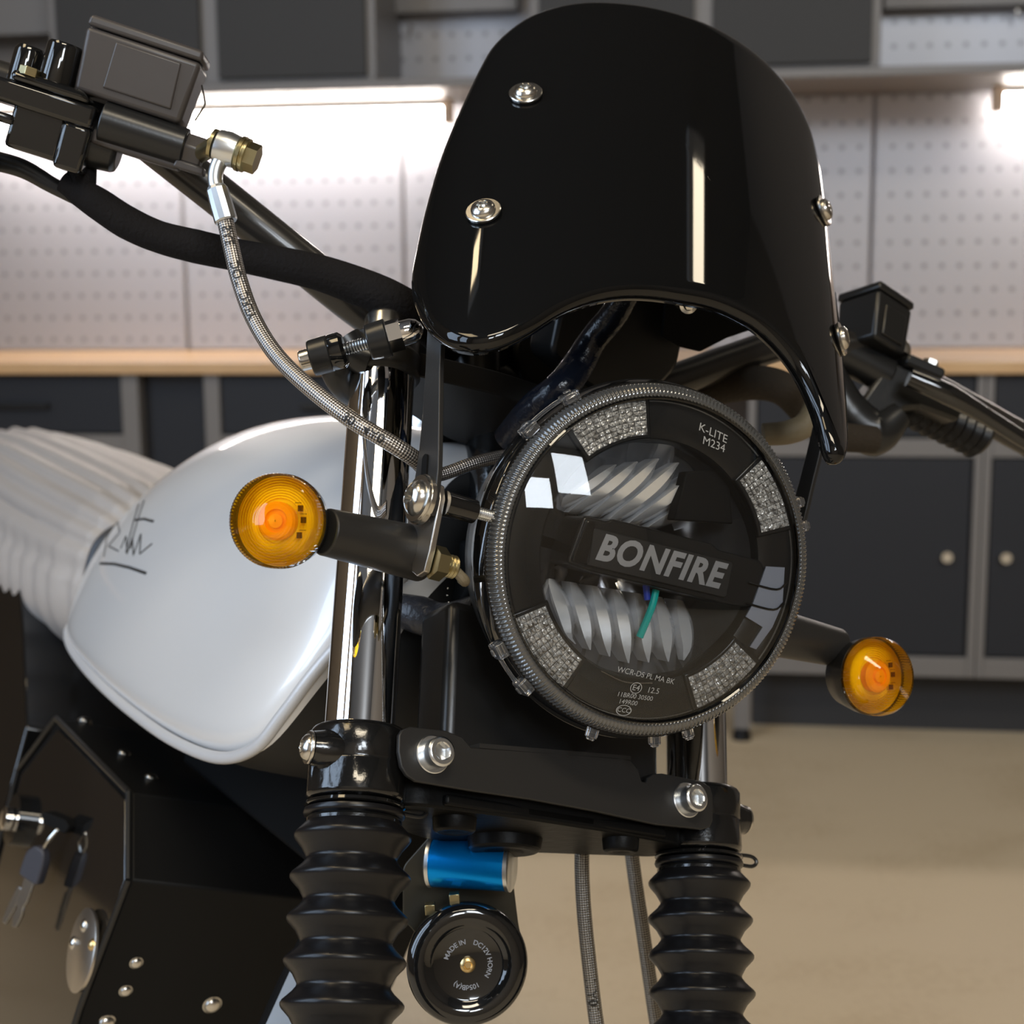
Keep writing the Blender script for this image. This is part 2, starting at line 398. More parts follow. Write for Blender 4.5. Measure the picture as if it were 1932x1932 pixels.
# ---- pegboard panels
def peg_mat():
    M = bpy.data.materials.new('perforated_steel_panel'); M.use_nodes = True; nt = M.node_tree; b = nt.nodes['Principled BSDF']
    uv = nt.nodes.new('ShaderNodeUVMap')
    sx = nt.nodes.new('ShaderNodeSeparateXYZ'); nt.links.new(uv.outputs[0], sx.inputs[0])
    def mth(op, a, bb=None):
        n = nt.nodes.new('ShaderNodeMath'); n.operation = op
        for i, x in enumerate((a, bb)):
            if x is None: continue
            if isinstance(x, (int, float)): n.inputs[i].default_value = x
            else: nt.links.new(x, n.inputs[i])
        return n.outputs[0]
    fu = mth('SUBTRACT', mth('FRACT', mth('DIVIDE', sx.outputs[0], .0447)), .5)
    fv = mth('SUBTRACT', mth('FRACT', mth('DIVIDE', sx.outputs[1], .061)), .5)
    du = mth('MULTIPLY', fu, .0447); dv = mth('MULTIPLY', fv, .061)
    r = mth('SQRT', mth('ADD', mth('MULTIPLY', du, du), mth('MULTIPLY', dv, dv)))
    hole = mth('LESS_THAN', r, .0068)
    mx = nt.nodes.new('ShaderNodeMix'); mx.data_type = 'RGBA'; mx.inputs[6].default_value = (.40, .40, .43, 1); mx.inputs[7].default_value = (.22, .22, .235, 1)
    nt.links.new(hole, mx.inputs[0]); nt.links.new(mx.outputs[2], b.inputs['Base Color'])
    b.inputs['Roughness'].default_value = .38; b.inputs['Metallic'].default_value = .25
    return M
pegm = peg_mat()
z_top = W(1500, 172, 0)[1]            # underside of the long shelf
z_wt = W(966, 683, .6)[1]             # worktop surface
def panel(u0, u1, z0, z1, name, label):
    q = MB(); P = [WFr(u0, z0, .014), WFr(u1, z0, .014), WFr(u1, z1, .014), WFr(u0, z1, .014)]
    Q = [WFr(u0, z0, -.015), WFr(u1, z0, -.015), WFr(u1, z1, -.015), WFr(u0, z1, -.015)]
    q.hexa(Q, P); off = .0223
    q.uv[1] = ((off, 0), (u1-u0+off, 0), (u1-u0+off, z1-z0), (off, z1-z0))
    for i in (0, 2, 3, 4, 5): q.uv[i] = ((0, 0),)*4
    b = q.build(name, pegm, None, space='W', smooth=0, bevel=.004, seg=1); b['kind'] = 'thing'
    tag(b, label, 'pegboard', 'perforated wall panels above the workbench'); return b
useam = W(1645, 400, .014)[0]
pw = .62
zc_top = W(966, 20, .3)[1]+.35
labels = {0: 'lit perforated steel panel right of the black windscreen, below the long shelf',
          1: 'perforated steel panel directly behind the black windscreen, left of the panel seam',
          2: 'lit perforated steel panel behind the left fork tube, directly above the worktop',
          3: 'brightly lit perforated steel panel behind the left handlebar and brake hose',
          4: 'perforated steel panel behind the left hand lever at the left edge'}
for k in range(5):
    u0 = useam-k*pw+.003; panel(u0, u0+pw-.006, z_wt+.001, z_top-.012, 'pegboard_panel', labels[k])
panel(W(1668, 80, .014)[0]-.02, W(1668, 80, .014)[0]+.8, z_top+.012, zc_top, 'pegboard_panel', 'upper perforated panel in the open bay right of the right wall cabinet')
panel(W(735, 80, .014)[0]-.10, W(735, 80, .014)[0]+.85, z_top+.012, zc_top, 'pegboard_panel', 'dim upper perforated panel in the open bay left of the black windscreen')

# ---- long shelf under the wall cabinets
greym = mat('grey_powder_coated_steel', (.19, .18, .175), .5, .2, bump=(400, .1, .0004))
darkm = mat('anthracite_cabinet_front', (.030, .029, .029), .6, bump=(300, .1, .0005))
dark2 = mat('dark_cabinet_body', (.030, .030, .033), .6)
q = MB(); wbox(q, -3.0, 2.6, z_top-.012, z_top+.010, .016, .36)
o = q.build('wall_shelf', greym, None, space='W', smooth=0, bevel=.003); tag(o, 'long grey steel shelf rail under the wall cabinets', 'shelf')
# ---- wall cabinets
def wall_cabinet(u0, u1, label, ndoor):
    e = bpy.data.objects.new('wall_cabinet', None); sc.collection.objects.link(e); e.location = tuple(WFr((u0+u1)/2, z_top, .18))
    tag(e, label, 'cabinet', 'wall cabinets above the workbench')
    inv = e.matrix_basis.inverted(); inv = Matrix.Translation(-Vector(e.location))
    b = MB(); wbox(b, u0, u1, z_top+.012, zc_top, .016, .335)
    o = b.build('body', greym, e, space='W', smooth=0, bevel=.003); o.matrix_local = inv
    n = ndoor; wdt = (u1-u0)/n
    for k in range(n):
        b = MB(); wbox(b, u0+k*wdt+.022, u0+(k+1)*wdt-.022, z_top+.022, zc_top-.03, .336, .352)
        o = b.build('door', darkm, e, space='W', smooth=0, bevel=.002); o.matrix_local = inv
        b = MB(); wbox(b, u0+k*wdt+.2, u0+(k+1)*wdt-.2, zc_top-.12, zc_top-.10, .353, .365)
        h = b.build('handle', greym, o, space='W', smooth=0)
uR = W(385, 100, .352)[0]; uD = W(697, 100, .352)[0]
wd1 = uD-uR
wall_cabinet(uR-wd1*.97, uD+.012, 'two-door dark wall cabinet behind the left brake reservoir', 2)
uA = W(1327, 60, .352)[0]; uB_ = W(1664, 60, .352)[0]
wall_cabinet(uA-(uB_-uA), uB_, 'two-door dark wall cabinet behind the top of the black windscreen', 2)
# upper rails over the open bays
def rail(px0, px1, py0, py1, name, label, cat, wd0=.016, wd1_=.33):
    u0 = W(px0, 10, wd1_)[0]; u1 = W(px1, 10, wd1_)[0]; za = W((px0+px1)/2, py1, wd1_)[1]; zb = W((px0+px1)/2, py0, wd1_)[1]
    q = MB(); wbox(q, u0, u1, za, zb, wd0, wd1_); o = q.build(name, greym, None, space='W', smooth=0, bevel=.003); tag(o, label, cat, 'short shelves over the open bays')
rail(712, 975, -60, 22, 'wall_shelf', 'short grey shelf over the open bay left of the windscreen', 'shelf', .016, .075)
rail(1668, 2100, -60, 10, 'wall_shelf', 'short grey shelf over the open bay at the right edge', 'shelf', .016, .075)
rail(-420, 92, -40, 72, 'wall_shelf', 'short grey shelf over the open bay at the left edge', 'shelf', .016, .075)
# pegboard hooks
for px, py, lb in ((775, 55, 'small metal hook on the dim upper panel left of the windscreen'), (1918, 22, 'small metal hook on the upper panel at the right edge')):
    u, z = W(px, py, .05); q = MB(); q.tube([WFr(u, z+.012, .014), WFr(u, z+.012, .05), WFr(u, z, .058), WFr(u, z-.014, .055)], .0035, n=10, sub=4)
    o = q.build('hook', steel, None, space='W'); tag(o, lb, 'hook')
# light bars under the shelf
lampm = mat('lit_diffuser', (1, 1, 1), .5, emit=(1.0, .90, .82, 42.0))
endm = mat('beige_plastic_end_cap', (.75, .62, .5), .5)
def light_bar(px0, px1, label, wd=.10):
    u0, u1 = W(px0, 240, wd)[0], W(px1, 220, wd)[0]; zt = z_top-.013
    e = bpy.data.objects.new('under_shelf_light', None); sc.collection.objects.link(e); e.location = tuple(WFr((u0+u1)/2, zt, wd))
    tag(e, label, 'light', 'light bars under the long shelf'); inv = Matrix.Translation(-Vector(e.location))
    b = MB(); wbox(b, u0, u1, zt-.018, zt, wd-.02, wd+.02); o = b.build('housing', winm, e, space='W', smooth=0, bevel=.002); o.matrix_local = inv
    b = MB(); b.cyl(WFr(u0+.012, zt-.035, wd), WFr(u1-.012, zt-.035, wd), .022, n=16); o = b.build('diffuser', lampm, e, space='W'); o.matrix_local = inv
    for s, uu in ((-1, u0), (1, u1)):
        b = MB(); wbox(b, uu-.012, uu+.012, zt-.06, zt, wd-.028, wd+.028); o = b.build('end_cap', endm, e, space='W', smooth=0, bevel=.003); o.matrix_local = inv
light_bar(-60, 846, 'glowing light bar under the shelf behind the left brake hose fitting')
light_bar(1880, 2500, 'glowing light bar at the right edge under the shelf')
# ---- worktop
def wood_mat():
    M = mat('beech_worktop', (.66, .44, .24), .32, bump=(30, .03, .001), var=(9, (.52, .32, .16))); return M
z_bot = W(966, 706, .6)[1]
q = MB(); wbox(q, -3.2, 2.8, z_bot, z_wt, -.01, .60); o = q.build('worktop', wood_mat(), None, space='W', smooth=0, bevel=.003)
tag(o, 'long light wooden worktop running across the back wall', 'worktop')
lowm = mat('blue_black_cabinet_front', (.012, .014, .020), .55, bump=(300, .1, .0005))
# ---- base cabinets
zr0, zr1 = W(1650, 862, .575)[1], W(1650, 828, .575)[1]        # rail between drawers and doors
zb0, zb1 = W(1650, 1275, .575)[1], W(1650, 1238, .575)[1]
def base_cabinet(u0, u1, label, doors=2, drawer=True, pw_=.036, rail_on=True):
    e = bpy.data.objects.new('base_cabinet', None); sc.collection.objects.link(e); e.location = tuple(WFr((u0+u1)/2, 0, .3))
    tag(e, label, 'cabinet', 'base cabinets under the worktop'); inv = Matrix.Translation(-Vector(e.location))
    def part(b, n, m_, par=e, bev=.002):
        o = b.build(n, m_, par, space='W', smooth=0, bevel=bev)
        if par is e: o.matrix_local = inv
        return o
    b = MB(); wbox(b, u0+.02, u1-.02, zb0, z_bot-.001, .02, .55); part(b, 'body', dark2)
    b = MB()
    for a, c in ((u0, u0+pw_/2), (u1-pw_/2, u1)): wbox(b, a, c, zb0, z_bot-.001, .53, .575)
    if rail_on: wbox(b, u0+pw_/2, u1-pw_/2, zr0, zr1, .53, .574)
    wbox(b, u0+pw_/2, u1-pw_/2, zb0, zb1, .53, .574)
    part(b, 'frame', greym)
    lo, hi = u0+pw_/2+.003, u1-pw_/2-.003
    if drawer:
        b = MB(); wbox(b, lo, hi, zr1+.004, z_bot-.006, .53, .566); dr = part(b, 'drawer', lowm)
        b = MB(); m_ = (lo+hi)/2; zz = (zr1+z_bot)/2-.01; wbox(b, m_-.07, m_+.07, zz, zz+.012, .566, .585); h = part(b, 'handle', satin, dr)
    n = doors; wd = (hi-lo)/n
    for k in range(n):
        b = MB(); wbox(b, lo+k*wd+(.002 if k else 0), lo+(k+1)*wd-.002, zb1+.004, (zr0 if rail_on else z_bot)-.004, .53, .568); dr = part(b, 'door', lowm)
        kn = W(1781, 1049, .57)[1]
        ku = lo+(k+1)*wd-.052 if (k == 0) else lo+k*wd+.045
        if label.endswith('right edge'): ku = lo+.035 if k == 0 else ku
        b = MB(); b.cyl(WFr(ku, kn, .568), WFr(ku, kn, .590), .014, .012, n=20); part(b, 'knob', steel, dr, 0)
    return e
uP1 = W(1850, 1000, .575)[0]; uP0 = W(1412, 1000, .575)[0]
first_cab = base_cabinet(uP1-.30*2+.07, uP1-.001, 'dark base cabinet behind the right turn signal, below the worktop', 1)
base_cabinet(uP1+.001, uP1+.6, 'dark base cabinet under the worktop at the right edge', 1)
uQ = W(262, 780, .575)[0]; uS = W(386, 780, .575)[0]
base_cabinet(uQ-.60, uQ, 'dark base cabinet with a drawer at the left edge, behind the seat', 1, pw_=.086)
base_cabinet(uS, uS+.62, 'dark base cabinet with a drawer behind the left fork tube', 1, pw_=.078)
# filler panel between the two left cabinets
q = MB(); wbox(q, uQ+.002, uS-.002, zb0, z_bot-.001, .02, .53); o = q.build('filler_panel', lowm, None, space='W', smooth=0, bevel=.002)
tag(o, 'narrow dark filler panel between the two left base cabinets', 'panel')
# plinth under the right cabinets and a levelling leg
zpl = W(1650, 1300, .50)[1]
q = MB(); wbox(q, uP0+.02, 2.6, .0, zb0-.002, .40, .44); o = q.build('plinth_panel', dark2, None, space='W', smooth=0); tag(o, 'dark recessed plinth panel below the right base cabinets', 'plinth')
q = MB(); wbox(q, -3, uP0-.55, .0, zb0-.002, .40, .44); o = q.build('plinth_panel', dark2, None, space='W', smooth=0); tag(o, 'dark recessed plinth panel below the left base cabinets', 'plinth')
uL = W(1400, 1340, .56)[0]; e = first_cab; inv = Matrix.Translation(-Vector(e.location))
b = MB(); wbox(b, uL-.019, uL+.019, .028, zb0-.001, .54, .575); o = b.build('leg', greym, e, space='W', smooth=0, bevel=.002); o.matrix_local = inv
b = MB(); b.cyl(WFr(uL, 0, .559), WFr(uL, .028, .559), .024, .018, n=20); o2 = b.build('foot', rubber, o, space='W')
# ceiling lamps (fixtures of the three lights) and the added warm fill panel
for (x, y, sx, sy, lb) in ((-1.75, -.3, 1.2, 2.1, 'wide added warm fill panel on the ceiling, window side'), (.75, -1.95, 1.7, .8, 'wide ceiling panel lamp behind the camera position'), (2.76, 2.2, .40, .8, 'long narrow ceiling tube lamp nearest the workbench'), (-1.08, 1.66, .26, .26, 'small square ceiling lamp above the workbench side')):
    q = MB(); rz = math.radians(28) if x > 2 else 0; q.box((0, 0, 0), (sx, sy, .08), Fr((x, y, 4.955), (math.cos(rz), math.sin(rz), 0), (-math.sin(rz), math.cos(rz), 0), (0, 0, 1))); o = q.build('ceiling_lamp', winm, None, space='W', smooth=0, bevel=.01); tag(o, lb, 'lamp', 'ceiling lamps')

# ================================================================== THE MOTORCYCLE
moto = bpy.data.objects.new('motorcycle', None); sc.collection.objects.link(moto)
moto.location = (OW[0]-.15, OW[1]+.25, 0.0)
bpy.context.view_layer.update()
tag(moto, 'black and silver custom motorcycle with round headlight and small gloss windscreen, leaning on its stand', 'motorcycle')
def part(b, name, m_, par=moto, **k):
    o = b.build(name, m_, par, space='F', **k)
    if 'lab' in k: o['label'] = k['lab']
    return o
def P_(b, name, m_, par=moto, lab=None, **k):
    o = b.build(name, m_, par, space='F', **k)
    if lab: o['label'] = lab
    return o
def dup(o, dx_mirror=None): ...
def axisfr(p, z, x=None):
    z = nrm(z); h = V(0, 1, 0) if abs(z[1]) < .9 else V(1, 0, 0)
    x = nrm(np.cross(h, z)) if x is None else nrm(np.array(x)-np.dot(x, z)*z)
    return Fr(p, x, np.cross(z, x), z)
def bolt_cap(b, fr, r, h, sock=True, bevel=.12):     # socket cap screw head with a hexagonal recess
    n = 48
    prof = [(0, r), (h-r*bevel, r), (h-r*.03, r*(1-bevel*.7)), (h, r*(1-bevel*1.3))]
    b.lathe(prof, fr, n, cap=False)
    # top annulus down into hexagonal socket
    hx = lambda a: r*.52/math.cos(((a+math.pi/6) % (math.pi/3))-math.pi/6)
    b.lathe([(h, r*(1-bevel*1.3)), (h, r*.62)], fr, n, cap=False)
    P = []; 
    for z, fn in ((h, lambda a: r*.62), (h-r*.06, hx), (h-r*.55, hx)):
        for i in range(n):
            a = 2*math.pi*i/n; q = fn(a); P.append(fr(q*math.cos(a), q*math.sin(a), z))
    F_ = [(k*n+i, k*n+(i+1) % n, (k+1)*n+(i+1) % n, (k+1)*n+i) for k in range(2) for i in range(n)]
    P.append(fr(0, 0, h-r*.62)); F_ += [(2*n+i, 2*n+(i+1) % n, 3*n) for i in range(n)]
    b.add(P, F_)
def button(b, fr, r, h, flange=1.0, z0=0.):          # button head with flange washer and star recess
    b.lathe([(z0, r*flange), (z0+h*.18, r*flange), (z0+h*.28, r*flange*.97), (z0+h*.30, r*.80), (z0+h*.6, r*.74), (z0+h*.85, r*.58), (z0+h, r*.40)], fr, 40, cap=False)
    st = lambda a, z, q: q*(1+.18*math.cos(6*a))
    b.lathe([(z0+h, r*.40), (z0+h*.98, r*.34), (z0+h*.45, r*.30), (z0+h*.42, .0003)], fr, 48, rf=lambda a, z, q: q*(1+(.16*math.cos(6*a) if q < r*.36 else 0)), cap=False)
def hexnut(b, fr, r, h):
    b.prism([(r*math.cos(i*math.pi/3), r*math.sin(i*math.pi/3)) for i in range(6)], fr, 0, h)
def thread(b, p0, p1, r, pitch=.0012, n=20):
    L = np.linalg.norm(np.array(p1)-np.array(p0)); k = max(2, int(L/pitch)); fr = axisfr(p0, np.array(p1)-np.array(p0))
    prof = []
    for i in range(k): prof += [(L*i/k, r*.86), (L*(i+.5)/k, r)]
    b.lathe(prof+[(L, r*.86)], fr, n)
def rrect(w, h, r, n=5, cx=0, cy=0):
    P = []
    for (sx, sy, a0) in ((1, 1, 0), (-1, 1, 90), (-1, -1, 180), (1, -1, 270)):
        for k in range(n+1):
            a = math.radians(a0+90*k/n); P.append((cx+sx*(w/2-r)+r*math.cos(a), cy+sy*(h/2-r)+r*math.sin(a)))
    return P
def roundpoly(pts, r, n=5):
    """polygon with rounded corners; r number or list"""
    out = []; N = len(pts); rs = r if hasattr(r, '__len__') else [r]*N
    for i in range(N):
        p0, p1, p2 = [np.array(pts[(i+k) % N], float) for k in (-1, 0, 1)]
        if rs[i] <= 0: out.append(tuple(p1)); continue
        a, b = nrm(p0-p1), nrm(p2-p1); L = min(rs[i], .45*np.linalg.norm(p0-p1), .45*np.linalg.norm(p2-p1))
        A, Bq = p1+a*L, p1+b*L
        for k in range(n+1):
            t = k/n; out.append(tuple((1-t)**2*A+2*t*(1-t)*p1+t*t*Bq))
    return out

S2 = .1178      # half the distance between the fork tubes
TR_ = .0190
# ---------------- fork tubes, gaiters, collars
for s in (-1, 1):
    fr = Fr((s*S2, 0, 0), (1, 0, 0), (0, 0, -1), (0, 1, 0))
    b = MB(); b.lathe([(-.40, TR_), (.221, TR_)], fr, 64); P_(b, 'fork_tube', chrome)
    # rubber gaiter
    prof = [(-.0575, .0225), (-.0578, .0262), (-.0598, .0268), (-.0612, .0262), (-.0618, .0238), (-.0640, .0240)]
    g0, pt = .0715, .02085
    for k in range(14):
        c = -(g0+k*pt); pk = .0312 if k else .0306
        prof += [(c+.0060, .0257), (c+.0019, pk-.0009), (c+.0005, pk), (c-.0009, pk-.0001), (c-.0024, pk-.0010), (c-.0064, .0262), (c-.0102, .0240), (c-.0112, .0235), (c-.0124, .0238)]
    b = MB(); b.lathe(prof, fr, 72, cap=False); ga = P_(b, 'fork_gaiter', rubber, smooth=60)
    tp = Fr(fr.o, fr.x, fr.y, fr.z)
    # vent holes in the folds
    for k in ((1, 3) if s < 0 else (1, 3)):
        px, py = {(-1, 1): (632, 1654), (-1, 3): (634, 1814), (1, 1): (1365, 1739), (1, 3): (1365, 1880)}[(s, k)]
        yy = -(g0+k*pt)+.0006
        h = on(px, py, 1, yy); d = nrm(V(h[0]-s*S2, 0, h[2])) if math.hypot(h[0]-s*S2, h[2]) < .04 else V(-.6, 0, .8)
        a = math.atan2(ORG[2], ORG[0]-s*S2); off = (632-657)/110. if s < 0 else (1365-1320)/97.
        az = math.atan2(-(ORG[0]-s*S2), ORG[2]);  th = -az+math.asin(off)
        d = V(math.sin(th), 0, math.cos(th)); c = V(s*S2, yy, 0)+d*.0296
        bb = MB(); bb.cyl(c, c+d*.0013, .0011, n=12); P_(bb, 'vent_hole', deep, ga)
    # chrome sliver and stacked rings between clamp and gaiter
    b = MB(); b.lathe([(-.0532, .0236), (-.0545, .0262), (-.0560, .0266), (-.0568, .0255)], fr, 64); P_(b, 'dust_ring', gloss)
    b = MB(); b.lathe([(-.062, .0243), (-.0632, .0252), (-.0648, .0252), (-.0655, .0243)], fr, 64); P_(b, 'clamp_band', cast)
    # fork bottoms (lower legs inside the gaiters)
    b = MB(); b.lathe([(-.56, .026), (-.36, .026), (-.355, .0225), (-.34, .022)], fr, 40); P_(b, 'fork_slider', gloss)
# gaiter clip ears
for s, (px, py) in ((-1, (790, 1530)), (1, (1415, 1625))):
    p = D(px, py, .80 if s < 0 else .915); b = MB(); e1 = V(1, -.02, .2)
    b.tube([p-e1*.010+V(0, .003, 0), p+e1*.001+V(0, .003, 0), p+e1*.0045, p+e1*.001-V(0, .003, 0), p-e1*.010-V(0, .0025, 0)], .0012, n=8, sub=5)
    P_(b, 'clamp_clip', satin)

# ---------------- lower triple clamp
yt, yb = -.0144, -.0530
b = MB()
prof2 = [(-.105, .006), (-.09, .022), (-.03, .028), (.03, .028), (.09, .022), (.105, .006), (.105, -.022), (.09, -.03), (.035, -.062), (-.035, -.062), (-.09, -.03), (-.105, -.022)]
tf = Fr((0, 0, 0), (1, 0, 0), (0, 0, 1), (0, 1, 0))
b.prism(roundpoly([(x, z-.006) for x, z in prof2], .008), tf, yb-.0005, yb+.030)
for x, z, r in ((.0, -.035, .0215), (-.055, -.002, .012), (.052, .008, .0105)):
    f2 = Fr((x, 0, z), (1, 0, 0), (0, 0, -1), (0, 1, 0)); b.lathe([(yb-.008, r*.62), (yb-.0085, r*.88), (yb-.0065, r*.98), (yb+.002, r*1.05), (yb+.02, r*1.1)], f2, 40)
    b.lathe([(yb-.004, r*.5), (yb-.008, r*.62)], f2, 40, cap=True)
b.box((0, yb+.004, .016), (.15, .006, .012))
tc_ = P_(b, 'lower_triple_clamp', mat('clamp_bridge_black', (.004, .004, .004), .42, spec=.15, bump=(130, .2, .002)), bevel=.0015)
for s in (-1, 1):
    fr = Fr((s*S2, 0, 0), (1, 0, 0), (0, 0, -1), (0, 1, 0)); b = MB()
    b.lathe([(yb, .0245), (yb+.002, .0262), (yb+.0185, .0262), (yb+.0192, .0258), (yb+.0200, .0262), (yt-.003, .0262), (yt-.0008, .0250), (yt, .0238), (yt, .0195)], fr, 64)
    P_(b, 'fork_clamp', cast, tc_, bevel=.0015, lab='gloss black cast clamp round the fork tube')
# raised casting bands on the clamps
# pinch bolts
for s in (-1, 1):
    p = V(s*.1505, -.0300, .0065); dz = nrm(V(s*1, .0, -.14 if s < 0 else .1)); fr = axisfr(p-dz*.018, dz)
    b = MB(); b.lathe([(0, .0105), (.010, .0105), (.013, .0095), (.0165, .0088), (.017, .004)], fr, 32); P_(b, 'clamp_boss', cast, tc_)
    b = MB(); button(b, axisfr(p-dz*.001, dz), .0088, .0048, 1.0); P_(b, 'pinch_bolt', steel, tc_)

# ---------------- headlight bracket plate with two cap screws
zp = .030
def pl(pts, z=zp): return [tuple(on(px, py, 2, z)[:2]) for px, py in pts]
out = [(753, 1387), (759, 1377), (775, 1371), (840, 1378), (872, 1390), (889, 1410), (960, 1415), (1160, 1428), (1190, 1434), (1204, 1452), (1211, 1474),
       (1219, 1476), (1221, 1468), (1232, 1460), (1250, 1459), (1325, 1474), (1340, 1485), (1345, 1500), (1345, 1548), (1340, 1560), (1326, 1565), (1240, 1556), (1120, 1530), (1000, 1508),
       (890, 1492), (785, 1474), (768, 1463), (757, 1446), (752, 1418)]
b = MB(); b.prism(pl(out), FF, zp-.003, zp); pla = P_(b, 'headlight_bracket', matte, bevel=.0006, lab='matte black headlight bracket plate bolted across the lower triple clamp')
# shelf of the bracket bent back under the headlight
p1, p2 = on(905, 1411, 2, zp), on(1190, 1434, 2, zp)
b = MB(); b.hexa([p1, p2, p2+V(0, .003, -.05), p1+V(0, .003, -.05)], [p1+V(0, .0025, 0), p2+V(0, .0025, 0), p2+V(0, .0055, -.05), p1+V(0, .0055, -.05)]); P_(b, 'bracket_shelf', matte, pla)
p1, p2 = on(1222, 1466, 2, zp-.002), on(1238, 1458, 2, zp-.002)
b = MB(); b.hexa([p1, p2, p2+V(0, 0, -.02), p1+V(0, 0, -.02)], [p1-V(0, .012, 0), p2-V(0, .012, 0), p2+V(0, -.012, -.02), p1+V(0, -.012, -.02)]); P_(b, 'bracket_tab', matte, pla)
for (px, py) in ((815, 1424), (1294, 1510)):
    c = on(px, py, 2, zp); fr = Fr(c, (1, 0, 0), (0, 1, 0), (0, 0, 1))
    b = MB(); b.lathe([(0, .0102), (.0014, .0102), (.0018, .0097), (.0018, .004)], fr, 48); P_(b, 'washer', zinc, pla)
    b = MB(); bolt_cap(b, Fr(fr(0, 0, .0018), fr.x, fr.y, fr.z), .0080, .0092); P_(b, 'cap_screw', zinc, pla, smooth=30)

# ---------------- headlight
hc = V(0, .0777, .1079)
HH = Fr(hc, (.9818, 0, .1898), (-.0669, .9358, .3461), (-.1777, -.3525, .9188))
def hp(r, th, z): a = math.radians(th); return HH(r*math.cos(a), r*math.sin(a), z)
hl = bpy.data.objects.new('headlight', None); sc.collection.objects.link(hl); hl.parent = moto
hl.matrix_local = moto.matrix_basis.inverted() @ MF @ Matrix.Translation(Vector(hc))
MHinv = Matrix.Translation(-Vector(hc))
hl['label'] = 'round LED headlight with clear ribbed lens'
def HP(b, name, m_, par=None, lab=None, **k):
    o = b.build(name, m_, par or hl, space='L', **k)
    if par is None: o.matrix_local = MHinv
    if lab: o['label'] = lab
    return o
b = MB(); b.lathe([(-.119, .0005), (-.118, .03), (-.115, .048), (-.100, .068), (-.070, .086), (-.040, .0945), (-.022, .0965), (-.016, .0972), (-.012, .0955), (-.008, .0885), (-.0075, .0665)], HH, 96, cap=False); HP(b, 'bucket', satin, lab='black headlight bucket')
b = MB(); b.lathe([(-.0225, .0955), (-.0225, .0985), (-.0205, .0995), (-.0165, .0998), (-.0155, .0990), (-.0125, .0978), (-.006, .0972), (-.006, .0955)], HH, 160, cap=False); HP(b, 'trim_ring', gloss, lab='gloss black outer trim ring')
# clear ribbed skirt of the lens
nr = 250
def rib(a, z, r): return r-(.0011*(.5+.5*math.cos(nr*a)) if -.006 < z and r > .0892 else 0)
ribm = mat('frosted_ribbed_plastic', (.10, .10, .098), .14, .45, coat=.8)
b = MB(); b.lathe([(-.0068, .0966), (-.0058, .0967), (-.0030, .0962), (-.0002, .0950), (.0016, .0930), (.0024, .0908), (.0022, .0894), (.0014, .0888)], HH, nr*6, rf=rib, cap=False); HP(b, 'ribbed_lens_skirt', ribm, smooth=120, lab='finely ribbed clear skirt around the lens')
b = MB(); b.lathe([(.0012, .0893), (.0030, .0890), (.0036, .0880), (.0030, .0870), (.0014, .0868)], HH, 160, cap=False); HP(b, 'lens_rim_bead', lens_glass)
dome = []
for k in range(15):
    r = .0870*math.cos(k/14*math.pi/2) if k < 14 else .0004
    dome.append((.0014+.0165*(1-(r/.0870)**2), r))
b = MB(); b.lathe(dome, HH, 96, cap=False); ln = HP(b, 'lens', lens_glass, smooth=80, lab='clear domed lens')
# inner bezel (annulus) and the four crystal daytime light windows
b = MB(); b.lathe([(-.004, .0885), (-.0035, .0870), (-.0045, .0700), (-.0055, .0665), (-.0075, .0650), (-.0200, .0640)], HH, 128, cap=False); HP(b, 'inner_bezel', inner_blk)
b = MB(); b.lathe([(-.0033, .0872), (-.0028, .0868), (-.0033, .0862)], HH, 128, cap=False); HP(b, 'bezel_line', steel)
for (t0, t1) in ((103.5, 135), (22, 49.5), (-150, -119), (-62.5, -33)):
    def sect(r0, r1, a0, a1, z, n=14, cr_=0):
        return [hp(r1, a0+(a1-a0)*i/n, z) for i in range(n+1)]+[hp(r0, a1-(a1-a0)*i/n, z) for i in range(n+1)]
    b = MB(); b.hexa(sect(.0655, .0880, t0-2.2, t1+2.2, -.0045), sect(.0662, .0874, t0-1.6, t1+1.6, -.0022)); fz = HP(b, 'daylight_window_frame', inner_blk, bevel=.0006)
    b = MB()                                       # faceted crystal blocks in rows
    nr_, na = 7, 11
    rnd = random.Random(int(t0))
    for i in range(nr_):
        for j in range(na):
            ra, rb = .0682+.0184*i/nr_, .0682+.0184*(i+.93)/nr_
            sh = .5*(i % 2)
            ta, tb = t0+(t1-t0)*(j)/na, t0+(t1-t0)*(j+.94)/na
            lo = [hp(ra, ta, -.0022), hp(rb, ta, -.0022), hp(rb, tb, -.0022), hp(ra, tb, -.0022)]
            c = hp((ra+rb)/2+rnd.uniform(-.0006, .0006), (ta+tb)/2+rnd.uniform(-.5, .5), -.0022+.0016)
            k0 = len(b.v); b.add(lo+[c], [(0, 1, 4), (1, 2, 4), (2, 3, 4), (3, 0, 4), (3, 2, 1, 0)])
    HP(b, 'crystal_diffuser', crystal, fz, smooth=0)
